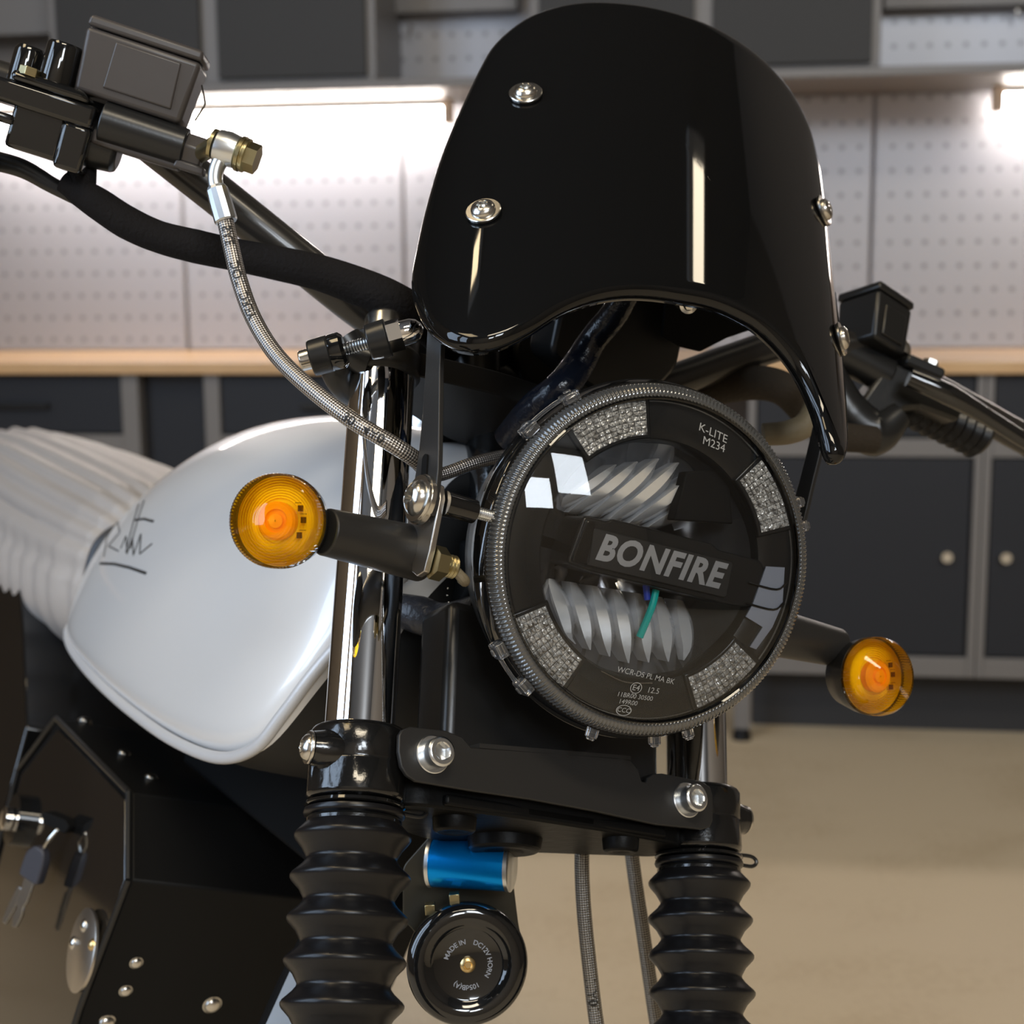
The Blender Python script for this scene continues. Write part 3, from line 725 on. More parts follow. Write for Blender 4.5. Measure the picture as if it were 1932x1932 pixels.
# reflector bowls with curved fins
def bowl(sgn, name):
    b = MB(); n, k = 72, 14; P = []
    for i in range(k+1):
        t = i/k; r = .0645*t
        for j in range(n+1):
            a = math.pi*j/n*sgn; x = r*math.cos(a); y = r*math.sin(a)
            z = -.066+.054*t*t
            fx = (x+.35*abs(y))/.0125; z += .0042*abs((fx % 2)-1)*min(1, 3*t)       # steps of the fins
            P.append(HH(x, y+sgn*.003, z))
    m_ = n+1
    b.add(P, [(i*m_+j, i*m_+j+1, (i+1)*m_+j+1, (i+1)*m_+j) for i in range(k) for j in range(n)])
    return HP(b, name, mat('dark_reflector', (.30, .30, .31), .13, .9), smooth=18, lab='silver stepped reflector bowl')
bowl(1, 'upper_reflector'); bowl(-1, 'lower_reflector')
# slanted silver fins standing in the upper and lower bowls
def fin(x0, x1, y0, y1, wv, z, bend):
    b = MB(); L = []
    for q in range(13):
        t = q/12; cx = x0+(x1-x0)*t+bend*math.sin(math.pi*t); y = y0+(y1-y0)*t; ww = wv*(.25+math.sin(math.pi*min(1, t*.9+.12))**.7)
        lim = math.sqrt(max(1e-6, .0625**2-y*y)); cx = max(-lim+ww, min(lim-ww, cx)); zb_ = z-.020*(1-t)
        L.append([HH(cx-ww, y, zb_), HH(cx-ww*.1, y, zb_-.0012+.003*math.sin(math.pi*t)), HH(cx+ww*.92, y, zb_-.0075), HH(cx+ww*.8, y, zb_-.020), HH(cx-ww, y, zb_-.020)])
    b.loft(L); return HP(b, 'reflector_fin', refl, smooth=50)
for k in range(6): fin(-.050+.0125*k, -.026+.0125*k, .019, .056-.004*abs(k-2.5)+.002, .0062, -.012, .004)
for k in range(7): fin(-.044+.0135*k, -.036+.0120*k, -.019, -.052-.002*(3-abs(k-3)), .0058, -.012, .003)
# black facet with dark mirror face in the upper right of the bowl
b = MB(); sq = [(.0165, .0290), (.0190, .0560), (.0400, .0590), (.0520, .0350), (.0500, .0290)]; b.prism([(x, y) for x, y in ((.013, .024), (.016, .052), (.042, .058), (.050, .028))], HH, -.022, -.012); HP(b, 'led_module', deep, bevel=.001)
# wires seen through the lower bowl
b = MB(); b.tube([HH(.0095, -.016, -.014), HH(.0080, -.026, -.013), HH(.0050, -.043, -.016)], .0021, n=10); HP(b, 'teal_wire', teal)
b = MB(); b.tube([HH(.0040, -.014, -.016), HH(.0062, -.022, -.016)], .0019, n=10, sub=3); HP(b, 'blue_wire', bluew)
# grey reflection on the right of the bezel, built as a coloured facet
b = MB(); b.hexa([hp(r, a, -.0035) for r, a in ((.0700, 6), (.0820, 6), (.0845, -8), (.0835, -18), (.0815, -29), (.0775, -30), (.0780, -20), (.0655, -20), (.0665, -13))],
                 [hp(r, a, -.0026) for r, a in ((.0700, 6), (.0820, 6), (.0845, -8), (.0835, -18), (.0815, -29), (.0775, -30), (.0780, -20), (.0655, -20), (.0665, -13))]); HP(b, 'grey_reflection_facet', inner_gry)
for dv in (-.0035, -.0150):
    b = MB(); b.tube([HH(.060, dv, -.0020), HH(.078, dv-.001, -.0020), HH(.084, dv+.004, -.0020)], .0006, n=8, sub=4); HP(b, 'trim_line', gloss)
# centre bar with the maker's lettering
bf = Fr(HH(.004, -.0004, -.004), nrm(HH.x*math.cos(math.radians(-3.2))+HH.y*math.sin(math.radians(-3.2))), nrm(-HH.x*math.sin(math.radians(-3.2))+HH.y*math.cos(math.radians(-3.2))), HH.z)
b = MB(); b.prism(roundpoly([(-.054, -.0125), (-.050, .0145), (-.036, .0145), (-.033, .0165), (.030, .0165), (.034, .0140), (.062, .0140), (.066, .008), (.066, -.012), (.052, -.0145), (-.040, -.0140)], .003), bf, -.028, .0005)
bar = HP(b, 'centre_bar', inner_blk, bevel=.0012)
b = MB(); b.prism(roundpoly([(-.052, -.011), (-.048, .0125), (-.043, .0130), (-.041, -.011)], .002), bf, .0005, .0022); HP(b, 'bar_end_cap', gloss, bar, bevel=.0006)
b = MB(); b.prism(rrect(.088, .0205, .002), Fr(bf(.000, -.001, 0), bf.x, bf.y, bf.z), .0005, .0022); HP(b, 'name_plate', matte, bar, bevel=.0006)
tb = text_mb('BONFIRE', .0188, lambda x, y, z: bf(x*.965-.0008, y*1.04-.0006, .0023+z), shear=.24, offset=.0007, spacing=1.09, depth=.0002)
HP(tb, 'lettering', silver_print, bar, smooth=0, lab='silver bold lettering on the centre bar')
# moulded writing in the lens
etch = mat('etched_lens_mark', (.30, .30, .29), .5)
def lz(x, y): return .0014+.0165*(1-(min(.087, math.hypot(x, y))/.087)**2)+.0004
def lens_text(t, size, cx, cy, rot=0., off=0.):
    c_, s_ = math.cos(rot), math.sin(rot)
    def fn(x, y, z): X = cx+c_*x-s_*y; Y = cy+s_*x+c_*y; return HH(X, Y, lz(X, Y))
    return text_mb(t, size, fn, offset=off)
def mark(tb, name='lens_marking'): return HP(tb, name, etch, ln, smooth=0)
mark(lens_text('K-LITE', .0068, .0195, .0735, math.radians(-12))); mark(lens_text('M234', .0066, .0200, .0672, math.radians(-9)))
mark(lens_text('WCR-DS PL MA BK', .0042, .000, -.0625, math.radians(-4))); mark(lens_text('12.5', .0044, .0065, -.0700, 0)); mark(lens_text('E4', .0044, -.0040, -.0698, 0))
mark(lens_text('11BR00 30500', .0036, -.003, -.0745, 0)); mark(lens_text('149R00', .0036, -.006, -.0782, 0)); mark(lens_text('CCC', .0036, -.0070, -.0828, 0))
for (cx, cy, rx, ry) in ((-.0040, -.0698, .0034, .0031), (-.0070, -.0828, .0045, .0030)):
    b = MB(); n = 32; P = []
    for q in (1., .88):
        for i in range(n):
            a = 2*math.pi*i/n; X, Y = cx+rx*q*math.cos(a), cy+ry*q*math.sin(a); P.append(HH(X, Y, lz(X, Y)))
    b.add(P, [(i, (i+1) % n, n+(i+1) % n, n+i) for i in range(n)]); HP(b, 'lens_marking', etch, ln, smooth=0)
b = MB(); b.tube([HH(-.0215, -.0640, -.002), HH(-.0060, -.0680, -.002), HH(.010, -.0665, -.002)], .0004, n=8); HP(b, 'trim_line', steel)
# clear clips round the rim
for a in (128, 145, -142, -128, 28, 20, -100, -78, -66):
    big = a in (128, 145, -142, -128); r0 = .0975
    c = hp(r0+.002, a, -.010); fr = Fr(c, hp(1, a+90, 0)-HH.o, HH.z, hp(1, a, 0)-HH.o)
    b = MB(); b.prism(rrect(.009 if big else .006, .011 if big else .006, .0015), fr, -.003, .0028); b.prism(rrect(.004, .004, .001), fr, .0028, .0042)
    HP(b, 'lens_clip', clear_pl, bevel=.0006)
for a0, a1 in ((126, 147), (-144, -126)):
    b = MB(); b.tube([hp(.1005, a0+(a1-a0)*i/6, -.012) for i in range(7)], .0012, n=8, sub=3); HP(b, 'lens_clip', clear_pl)

# ---------------- windscreen
SQ = (.2, .00546, -.00121, -.23362, -.27327, -.14488)
def rotm(a, b_, c_):
    ca, sa, cb, sb, cc, s_ = math.cos(a), math.sin(a), math.cos(b_), math.sin(b_), math.cos(c_), math.sin(c_)
    return np.array([[cc, -s_, 0], [s_, cc, 0], [0, 0, 1]])@np.array([[cb, 0, sb], [0, 1, 0], [-sb, 0, cb]])@np.array([[1, 0, 0], [0, ca, -sa], [0, sa, ca]])
SA = rotm(*SQ[3:]); SC = V(0.07402, 0.35658, -0.10290); SR = SQ[0]; SK = 1.157     # SK: size factor of the panel
def scr(ph, y, dr=0.):
    dr = dr-SR*(1.4 if ph > 0 else .55)*max(0, abs(ph)-math.radians(26))**2          # the ends curl back more tightly
    return SA@V((SR+dr)*math.sin(ph), y, (SR+dr)*math.cos(ph))*SK+SC
UPL = [(-29.9, .0010), (-31.6, -.0180), (-33.2, -.0430), (-34.9, -.0720), (-36.2, -.1010), (-37.1, -.1350)]
outl = [(-37.4, -.1606), (-37.5, -.176), (-37.0, -.190), (-36.1, -.201), (-34.6, -.2145), (-32.6, -.226), (-30.0, -.235), (-27.1, -.2383), (-24.0, -.2352), (-20.5, -.2264), (-16.6, -.2129), (-12.5, -.2026), (-8.5, -.1958), (-4.5, -.1915), (0, -.1882), (4.7, -.1847), (9.0, -.1838), (13.5, -.1851), (18.4, -.1921), (21.4, -.201),
        (23.9, -.2144), (25.2, -.228), (26.6, -.2372), (28.4, -.2368), (30.0, -.225), (31.2, -.205), (32.3, -.1829), (33.7, -.1442), (33.5, -.1042), (32.8, -.0537), (31.4, -.018), (30.2, .0045), (27.9, .0244), (23.0, .0425), (15.1, .0510), (6.4, .0530),
        (-3, .0500), (-10, .0460), (-16.5, .0410), (-21.5, .0335), (-26.0, .0220)] + UPL
O = np.array([(math.radians(a+math.copysign(max(0, abs(a)-26)*(.20 if a > 0 else .12), a)), y) for a, y in outl]); n0 = len(O)
# smooth the outline with a closed Catmull-Rom
OP = []
for i in range(n0):
    p0, p1, p2, p3 = O[(i-1) % n0], O[i], O[(i+1) % n0], O[(i+2) % n0]
    for k in range(4):
        t = k/4; OP.append(.5*((2*p1)+(-p0+p2)*t+(2*p0-5*p1+4*p2-p3)*t*t+(-p0+3*p1-3*p2+p3)*t**3))
OP = np.array(OP); N = len(OP); cen = np.array([0., -.07])
T2 = np.roll(OP, -1, 0)-np.roll(OP, 1, 0); T2[:, 0] *= SR; nn = np.stack([T2[:, 1], -T2[:, 0]], 1); nn /= np.linalg.norm(nn, axis=1)[:, None]
if np.sum(nn[:, 0]*(OP[:, 0]-cen[0])*SR+nn[:, 1]*(OP[:, 1]-cen[1])) < 0: nn = -nn
def inset(d):
    q = OP.copy(); q[:, 0] -= nn[:, 0]*d/SR; q[:, 1] -= nn[:, 1]*d; return q
loops = []
RL = .0052
base = inset(RL)
for t in [.01]+[k/24 for k in range(1, 25)]: loops.append([scr(*(cen+(p-cen)*t), 0) for p in base])
for a in (20, 40, 60, 80, 100): 
    q = inset(RL-RL*math.sin(math.radians(a))*1.0); dr = -RL*(1-math.cos(math.radians(a))); loops.append([scr(p[0], p[1], dr) for p in q])
q = inset(0.0012); loops.append([scr(p[0], p[1], -.0095) for p in q])
q = inset(0.0035); loops.append([scr(p[0], p[1], -.0098) for p in q])
q = inset(0.0036); loops.append([scr(p[0], p[1], -.0035) for p in q])
for t in (.97, .85, .6, .3, .02): loops.append([scr(*(cen+(p-cen)*t), -.0035) for p in inset(.005)])
b = MB(); b.loft(loops, caps=True)
ws = P_(b, 'windscreen', screenm, smooth=70, lab='gloss black curved windscreen')
for (a, y) in ((-24.1, -.0528), (-28.3, -.1482), (29.1, -.0514), (31.1, -.1474)):
    a = math.radians(a); c = scr(a, y, 0); n_ = scr(a, y, 1)-scr(a, y, 0)
    xx = scr(a+.01, y)-scr(a, y); fr = Fr(c, xx, np.cross(n_, xx), n_)
    b = MB(); b.lathe([(0, .0099), (.0010, .0099), (.0011, .0070)], fr, 32); P_(b, 'rubber_grommet', rubber, ws)
    b = MB(); b.lathe([(.0010, .0102), (.0022, .0102), (.0026, .0097), (.0026, .0058)], fr, 40); P_(b, 'washer', steel, ws)
    b = MB(); button(b, Fr(fr(0, 0, .0026), fr.x, fr.y, fr.z), .0087, .0037, .80); P_(b, 'screw', steel, ws)

# ---------------- straps holding the windscreen
XS = -.1290
def strap(x, pxs, th, name, lab, dx_top=0.):
    """flat bar lying in the plane x = const, outline from pixel pairs (left edge, right edge)"""
    L = []
    for i, (pa, pb) in enumerate(pxs):
        a = on(*pa, 0, x); c = on(*pb, 0, x); L.append([a, c, c+V(th, 0, 0), a+V(th, 0, 0)])
    b = MB(); b.loft(L); return P_(b, name, matte, bevel=.0005, lab=lab)
st = strap(XS, [((810, 575), (834, 566)), ((806, 620), (833, 620)), ((802, 700), (829, 700)), ((797, 780), (828, 780)), ((790, 850), (827, 850)), ((785, 885), (826, 885)), ((779, 925), (822, 925)), ((777, 952), (818, 950)), ((783, 975), (812, 972))], .003, 'windscreen_strap', 'flat black strap holding the windscreen, left side of the photo')
q_ = on(803, 885, 0, XS); ax = nrm(on(806, 845, 0, XS)-on(801, 925, 0, XS)); sd = nrm(np.cross(ax, (1, 0, 0)))
fs = Fr(q_-V(.0004, 0, 0), ax, sd, np.cross(ax, sd))
b = MB(); b.prism(rrect(.0165, .0052, .0025), fs, -.0003, .0007); P_(b, 'slot', deep, st)
st2 = strap(.126, [((1540, 720), (1566, 690)), ((1541, 760), (1566, 760)), ((1534, 800), (1557, 800)), ((1520, 860), (1545, 860)), ((1504, 920), (1530, 920)), ((1494, 960), (1521, 960)), ((1480, 1000), (1508, 1010))], .003, 'windscreen_strap', 'flat black strap holding the windscreen, right side of the photo')

def strap_top(x, pa, pb, a_lo, y_lo, a_hi, y_hi, par):
    p0 = (on(*pa, 0, x)+on(*pb, 0, x))/2; wv = nrm(on(*pb, 0, x)-on(*pa, 0, x))
    q1 = scr(math.radians(a_lo), y_lo, -.008); q2 = scr(math.radians(a_hi), y_hi, -.008)
    mid = (p0*.35+q1*.65)+V(0, 0, -.004); L = []
    ext = q2+nrm(q2-q1)*.008
    for p, w_ in ((p0-nrm(mid-p0)*.004, wv), (mid, wv), (q1, nrm(scr(math.radians(a_lo+3), y_lo)-scr(math.radians(a_lo), y_lo))), (q2, nrm(scr(math.radians(a_hi+3), y_hi)-scr(math.radians(a_hi), y_hi))), (ext, nrm(scr(math.radians(a_hi+3), y_hi)-scr(math.radians(a_hi), y_hi)))):
        if w_@wv < 0: w_ = -w_
        n_ = nrm(np.cross(w_, q2-p0))*.0014; L.append([p-w_*.0055-n_, p+w_*.0055-n_, p+w_*.0055+n_, p-w_*.0055+n_])
    b = MB(); b.loft(L); P_(b, 'strap_end', matte, par, bevel=.0004)
    for a, y in ((a_lo, y_lo), (a_hi, y_hi)):
        c = scr(math.radians(a), y, -.0095); d = scr(math.radians(a), y, 0)-c; b = MB(); b.cyl(c, c+nrm(d)*.0062, .0058, n=20); P_(b, 'spacer', rubber, par)
strap_top(XS, (810, 575), (834, 566), -28.3, -.1482, -24.1, -.0528, st)
strap_top(.126, (1540, 720), (1566, 690), 31.1, -.1474, 29.1, -.0514, st2)

# ---------------- turn signals
SGY, SGZ = .0605, .0707
def signal(s, lab, lens_fr, head_len, stem):
    e = bpy.data.objects.new('turn_signal', None); sc.collection.objects.link(e); e.parent = moto
    c0 = lens_fr.o; e.matrix_local = moto.matrix_basis.inverted() @ MF @ Matrix.Translation(Vector(c0)); iv = Matrix.Translation(-Vector(c0)); e['label'] = lab
    def Q(b, name, m_, par=None, lab=None, **k):
        o = b.build(name, m_, par or e, space='L', **k)
        if par is None: o.matrix_local = iv
        if lab: o['label'] = lab
        return o
    f = lens_fr; R_ = .0240
    b = MB(); b.lathe([(-head_len, .012), (-head_len*.8, .019), (-.011, R_*.95), (-.004, R_*1.0), (-.0035, R_*.98)], f, 64); Q(b, 'housing', satin)
    # amber lens: drum with domed ribbed face
    b = MB(); rf = lambda a, z, r: r-(.0003*(.5+.5*math.cos(90*a)) if r > R_*.9 else 0)
    prof = [(-.004, R_), (.004, R_*.995), (.0075, R_*.965), (.0095, R_*.90)]
    for k in range(8):
        r = R_*(.88-.07*k); prof += [(.0104+.0004*k, r), (.0098+.0004*k, r-R_*.02)]
    prof += [(.0132, R_*.30), (.0136, .0004)]
    b.lathe(prof, f, 180, rf=rf, cap=False); lz_ = Q(b, 'lens', amber_glass, smooth=30, lab='amber ribbed round lens')
    pr = [(-.0030, R_*.95)]
    for k in range(9): pr += [(-.0030+.0011, R_*(.93-.055*k)), (-.0030, R_*(.93-.055*k)-.0003)]
    pr += [(-.0028, .001)]
    b = MB(); b.lathe(pr, f, 64, cap=False); Q(b, 'reflector_plate', amber, smooth=15)
    b = MB(); b.lathe([(-.0026, R_*.40), (.0020, R_*.41), (.0032, R_*.36), (.0034, R_*.25), (.0022, R_*.23), (.0022, R_*.17), (.0040, R_*.15), (.0044, .0004)], f, 32, cap=False); Q(b, 'bulb_cover', mat('orange_bulb_cover', (1., .36, .02), .15), bevel=0)
    b = MB()
    for k, a in enumerate((28, 2, -32)):
        aa = math.radians(a); c = (R_*.56*math.cos(aa), R_*.56*math.sin(aa)); b.box((c[0], c[1], .0005), (.0026, .0030, .001), f); b.box((R_*.58*math.cos(aa+.22), R_*.58*math.sin(aa+.22), .0004), (.0034, .0003, .0006), f)
    Q(b, 'led_chip', deep, smooth=0)
    b = MB(); b.cyl(stem[0], stem[1], stem[2], stem[3], n=40); Q(b, 'stem', matte, lab='matte black tapered stem', bevel=.001)
    return e, Q
# left one (bike's right side)
LF = FR(525, 983, .742, -12, 2, 0)
sin = on(795, 1048, 0, -.1275); sl = sin+V(-.068, 0, .0)
lsig, LQ = signal(-1, 'amber turn signal in front of the silver tank', LF, .026, (D(612, 1003, .752), D(797, 1046, .790), .0122, .0148))
RFm = FR(1652, 1276, .905, 28, 4, 0)
rsig, RQ = signal(1, 'amber turn signal in front of the dark base cabinet', RFm, .030, (D(1580, 1222, .925), D(1440, 1188, .895), .0120, .0150))
# bracket plate and fixings on the left
XB = -.1262
def xpl(pts, x): return [on(px, py, 0, x) for px, py in pts]
lo = xpl([(812, 905), (828, 915), (830, 940), (821, 985), (810, 1040), (800, 1078), (786, 1087), (776, 1078), (780, 1040), (768, 1010), (770, 960), (778, 925), (792, 908)], XB)
b = MB(); b.hexa(lo, [p+V(.0035, 0, 0) for p in lo]); bp_ = P_(b, 'signal_bracket', plate_m, bevel=.0005, lab='stainless plate carrying the turn signal stem')
c = on(797, 943, 0, XS-.0005); fr = Fr(c, (0, 0, 1), (0, 1, 0), (-1, 0, 0))
b = MB(); button(b, Fr(c+V(-.0015, 0, 0), (0, 0, 1), (0, 1, 0), (-1, .0, .12)), .0122, .0075, 1.05); b.lathe([(-.001, .0134), (.0015, .0134)], fr, 40); P_(b, 'mounting_bolt', steel, bp_, lab='large domed stainless bolt')
b = MB(); c2 = on(838, 950, 0, XB+.004); b.cyl(c2, c2+V(.018, 0, 0), .0068, .0064, n=32); P_(b, 'spacer', gloss, bp_)
b = MB(); thread(b, c2+V(.018, 0, 0), c2+V(.032, 0, 0), .0034); P_(b, 'threaded_stud', zinc, bp_)
c3 = on(815, 1060, 0, XB+.004); b = MB(); hexnut(b, Fr(c3, (0, .9, .3), (0, -.3, .9), (1, 0, 0)), .0090, .0065); P_(b, 'nut', yzinc, bp_, smooth=0)
b = MB(); thread(b, c3+V(.006, 0, 0), c3+V(.014, 0, 0), .0062, .0016, 28); P_(b, 'threaded_end', yzinc, bp_)
b = MB(); b.tube([c3+V(.012, 0, 0), c3+V(.020, -.006, .0), D(868, 1096, .80)], [.0025, .003, .0016], n=10); P_(b, 'wire_sleeve', sleeve, bp_)

# ---------------- upper fork clamp assembly
fl = Fr((-S2, 0, 0), (1, 0, 0), (0, 0, -1), (0, 1, 0))
b = MB()
b.lathe([(.196, .0205), (.198, .0225), (.210, .0228), (.211, .0215), (.220, .0215), (.222, .0200)], fl, 48)
fr_ = Fr((S2, 0, 0), (1, 0, 0), (0, 0, -1), (0, 1, 0)); b.lathe([(.196, .0205), (.198, .0225), (.210, .0228), (.211, .0215), (.220, .0215), (.222, .0200)], fr_, 48)
b.prism(roundpoly([(-.115, .012), (-.05, .022), (.05, .022), (.115, .012), (.115, -.018), (.04, -.05), (-.04, -.05), (-.115, -.018)], .01), tf, .198, .214)
P_(b, 'upper_triple_clamp', matte, bevel=.0015)
b = MB(); b.lathe([(.222, .0128), (.236, .0128), (.2385, .0118), (.240, .0085), (.240, .0004)], fl, 40); P_(b, 'fork_cap', steel, lab='chrome fork top cap')
b = MB(); b.lathe([(.222, .0128), (.236, .0128), (.2385, .0118), (.240, .0085), (.240, .0004)], fr_, 40); P_(b, 'fork_cap', steel)
pa, pb = D(566, 682, .835), D(800, 618, .835); dv = nrm(pb-pa); LL = np.linalg.norm(pb-pa)
def ap(px): return pa+dv*LL*(px-566)/234.
b = MB(); b.cyl(ap(566), ap(600), .0058, .0062, 28); cb = P_(b, 'clamp_bolt', steel, bevel=.0008)
b = MB(); b.cyl(ap(586), ap(624), .0102, .0106, 36); P_(b, 'collar', satin, cb, bevel=.001)
b = MB(); b.lathe([(0, .0096), (.003, .0104), (.008, .0104), (.010, .0085)], axisfr(ap(619), dv), 36); P_(b, 'collar', gloss, cb)
b = MB(); thread(b, ap(628), ap(702), .0038, .0015); P_(b, 'threaded_rod', zinc, cb)
b = MB(); b.cyl(ap(694), ap(733), .0100, .0110, 36); P_(b, 'collar', satin, cb, bevel=.001)
b = MB(); hexnut(b, axisfr(ap(731), dv, (0, 1, .3)), .0095, .0085); b.lathe([(0, .0074), (.006, .0072), (.0095, .0058), (.0118, .0032), (.0126, .0003)], axisfr(ap(758), dv), 32); P_(b, 'acorn_nut', chrome, cb, smooth=30)
# black bracket ring and drop tab behind the clamp
b = MB(); b.tube([D(640, 660, .87), D(637, 700, .87), D(655, 740, .88), D(690, 760, .90)], [.011, .010, .007, .005], n=16); b.tube([D(650, 640, .865), D(672, 668, .865), D(700, 680, .865)], .010, n=16); P_(b, 'clamp_bracket', satin)

# ---------------- handlebar
b = MB(); hbL = [D(-60, 128, .90), D(90, 175, .90), D(205, 208, .905), D(300, 281, .91), D(426, 380, .915), D(560, 487, .92), D(690, 590, .93), D(800, 660, .945)]
hbR = [D(1000, 735, .985), D(1150, 742, 1.0), D(1260, 722, 1.02), D(1380, 680, 1.05), D(1500, 645, 1.08), D(1620, 660, 1.11), D(1740, 722, 1.14), D(1990, 860, 1.18)]
b.tube(hbL+hbR, [.0105]*2+[.0126]*6+[.0120]*8, n=28, sub=8)
hb = P_(b, 'handlebar', mat('handlebar_black', (.020, .018, .016), .28, coat=.2, bump=(700, .1, .0003)), lab='satin black handlebar tube')
# grip at the right side of the photo
gp = [D(1700, 752, 1.13), D(1780, 790, 1.145), D(1850, 825, 1.16)]
b = MB(); dd = nrm(gp[2]-gp[0]); L0 = np.linalg.norm(gp[2]-gp[0]); prof = []
for k in range(9): prof += [(L0*k/9, .0150), (L0*(k+.5)/9, .0182)]
b.lathe(prof+[(L0, .0150)], axisfr(gp[0], dd), 32); P_(b, 'hand_grip', rubber, lab='ribbed black rubber grip')

# ---------------- master cylinders
def master(name, lab, px, py, d, az, el, roll, mirror=1):
    """px,py: middle of the reservoir's front face; local millimetre-like units of the photo at depth d"""
    f = FR(px, py, d, az, el, roll); k = d/FPX
    e = bpy.data.objects.new(name, None); sc.collection.objects.link(e); e.parent = moto; e['label'] = lab
    e.matrix_local = moto.matrix_basis.inverted() @ MF @ Matrix.Translation(Vector(f.o)); iv = Matrix.Translation(-Vector(f.o))
    def Q(b, name, m_, par=None, lab=None, **kk):
        o = b.build(name, m_, par or e, space='L', **kk)
        if par is None: o.matrix_local = iv
        if lab: o['label'] = lab
        return o
    def G(x, y, z=0): return f(x*k*mirror, y*k, z*k)
    return f, k, Q, G
f, k, Q, G = master('brake_master_cylinder', 'black brake master cylinder with square reservoir', 262, 158, .858, 6, -8, -16.5)
# reservoir (width ~214, height ~128 in photo pixels at that depth)
bot = [(-93, -70), (102, -70), (102, 48), (-93, 48)]
def quad(x0, x1, y, z0, z1): return [G(x0, y, z0), G(x1, y, z0), G(x1, y, z1), G(x0, y, z1)]
b = MB(); b.hexa(quad(-112, 92, -48, -120, 0), quad(-119, 101, 73, -126, 2)); rsv = Q(b, 'reservoir', plastic, bevel=.0030, seg=3)
b = MB(); b.hexa(quad(-120, 102, 75, -127, 3), quad(-117, 99, 96, -125, 1)); Q(b, 'reservoir_lid', plastic, bevel=.0022, seg=3)
b = MB(); b.hexa([G(x, y, 1) for x, y in ((-62, -28), (70, -28), (66, 61), (-60, 61))], [G(x, y, 5) for x, y in ((-60, -26), (68, -26), (64, 59), (-58, 59))]); Q(b, 'raised_panel', plastic, rsv, bevel=.0006)
b = MB(); b.cyl(G(-50, -86, -20), G(112, -86, -20), 39*k, 37*k, 40); Q(b, 'cylinder_body', satin, bevel=.001)
b = MB(); b.hexa(quad(-60, 112, -132, -60, -8), quad(-60, 105, -104, -60, -8)); Q(b, 'body_web', plastic, bevel=.002)
b = MB(); hexnut(b, axisfr(G(110, -88, -20), G(1, 0, 0)-G(0, 0, 0), G(0, 1, .4)-G(0, 0, 0)), 33*k, 38*k); b.hexa(quad(100, 160, -128, -40, 5), quad(104, 158, -112, -40, 5)); Q(b, 'outlet_boss', plastic, bevel=.0012)
# lever perch, pivot bolts, mirror boss
b = MB(); b.hexa(quad(-380, -60, -110, -70, 14), quad(-380, -60, -66, -70, 14)); b.hexa(quad(-112, -58, -196, -66, 12), quad(-112, -58, -108, -66, 12))
b.hexa(quad(-208, -108, -186, -60, 2), quad(-208, -108, -100, -60, 2)); Q(b, 'lever_perch', gloss, bevel=.0025)
b = MB(); b.hexa(quad(-225, -70, -66, -60, 20), quad(-225, -90, -44, -56, 16)); Q(b, 'clamp_plate', gloss, bevel=.004)
b = MB(); b.lathe([(0, 34*k), (74*k, 34*k), (80*k, 30*k), (80*k, 12*k), (60*k, 12*k)], axisfr(G(-150, -50, -24), G(0, 1, 0)-G(0, 0, 0)), 40); Q(b, 'mirror_boss', gloss)
b = MB(); b.lathe([(0, 30*k), (60*k, 30*k), (70*k, 24*k), (72*k, 1*k)], axisfr(G(-218, -62, -60), G(0, 1, 0)-G(0, 0, 0)), 40); Q(b, 'switch_housing', gloss)
b = MB(); hexnut(b, axisfr(G(-195, -50, 4), G(0, 1, 0)-G(0, 0, 0)), 20*k, 16*k); Q(b, 'pivot_bolt', yzinc, smooth=0, bevel=.0004)
b = MB(); hexnut(b, axisfr(G(-236, -196, 20), G(0, 1, 0)-G(0, 0, 0)), 20*k, 30*k); b.cyl(G(-236, -222, 20), G(-236, -196, 20), 12*k, 13*k); Q(b, 'pivot_nut', yzinc, smooth=0)
b = MB(); b.hexa(quad(-380, -200, -146, -30, 8), quad(-380, -200, -128, -30, 8)); Q(b, 'brake_lever', gloss, bevel=.002)
MASTER_OUT = G(140, -90, -20)
b = MB(); b.cyl(G(-330, -225, -30), G(-225, -240, -30), 44*k, 40*k, 28); Q(b, 'hand_grip', rubber, bevel=.002)
b = MB(); b.cyl(G(-75, -130, -60), G(-10, -130, -60), 48*k, 42*k, 28); Q(b, 'switch_pod', satin, bevel=.003)
b = MB(); b.tube([G(104, 40, -60), G(118, 14, -50), G(121, 2, -44), G(112, -30, -40)], 2.0*k, n=6, sub=3); Q(b, 'lid_clip', steel)

f, k, Q, G = master('clutch_master_cylinder', 'black square reservoir and lever at the right of the photo', 1690, 600, 1.10, 38, 8, -20)
b = MB(); b.hexa(quad(-52, 40, -62, -96, 0), quad(-56, 44, 36, -100, 2)); rsv = Q(b, 'reservoir', satin, bevel=.003, seg=3)
b = MB(); b.hexa(quad(-58, 46, 37, -102, 4), quad(-57, 45, 54, -101, 3)); Q(b, 'reservoir_lid', satin, bevel=.002, seg=3)
b = MB(); b.hexa([G(x, y, 1) for x, y in ((-36, -50), (24, -50), (26, 14), (-34, 14))], [G(x, y, 5) for x, y in ((-34, -48), (22, -48), (24, 12), (-32, 12))]); Q(b, 'raised_panel', satin, rsv, bevel=.0006)
f2 = FR(1640, 720, 1.10, 10, 5, -22); kk2 = 1.10/FPX
def G2(x, y, z=0): return f2(x*kk2, y*kk2, z*kk2)
b = MB(); b.cyl(G2(-90, 40, -20), G2(40, 30, -20), 38*kk2, 34*kk2, 32); Q(b, 'cylinder_body', satin, bevel=.002)
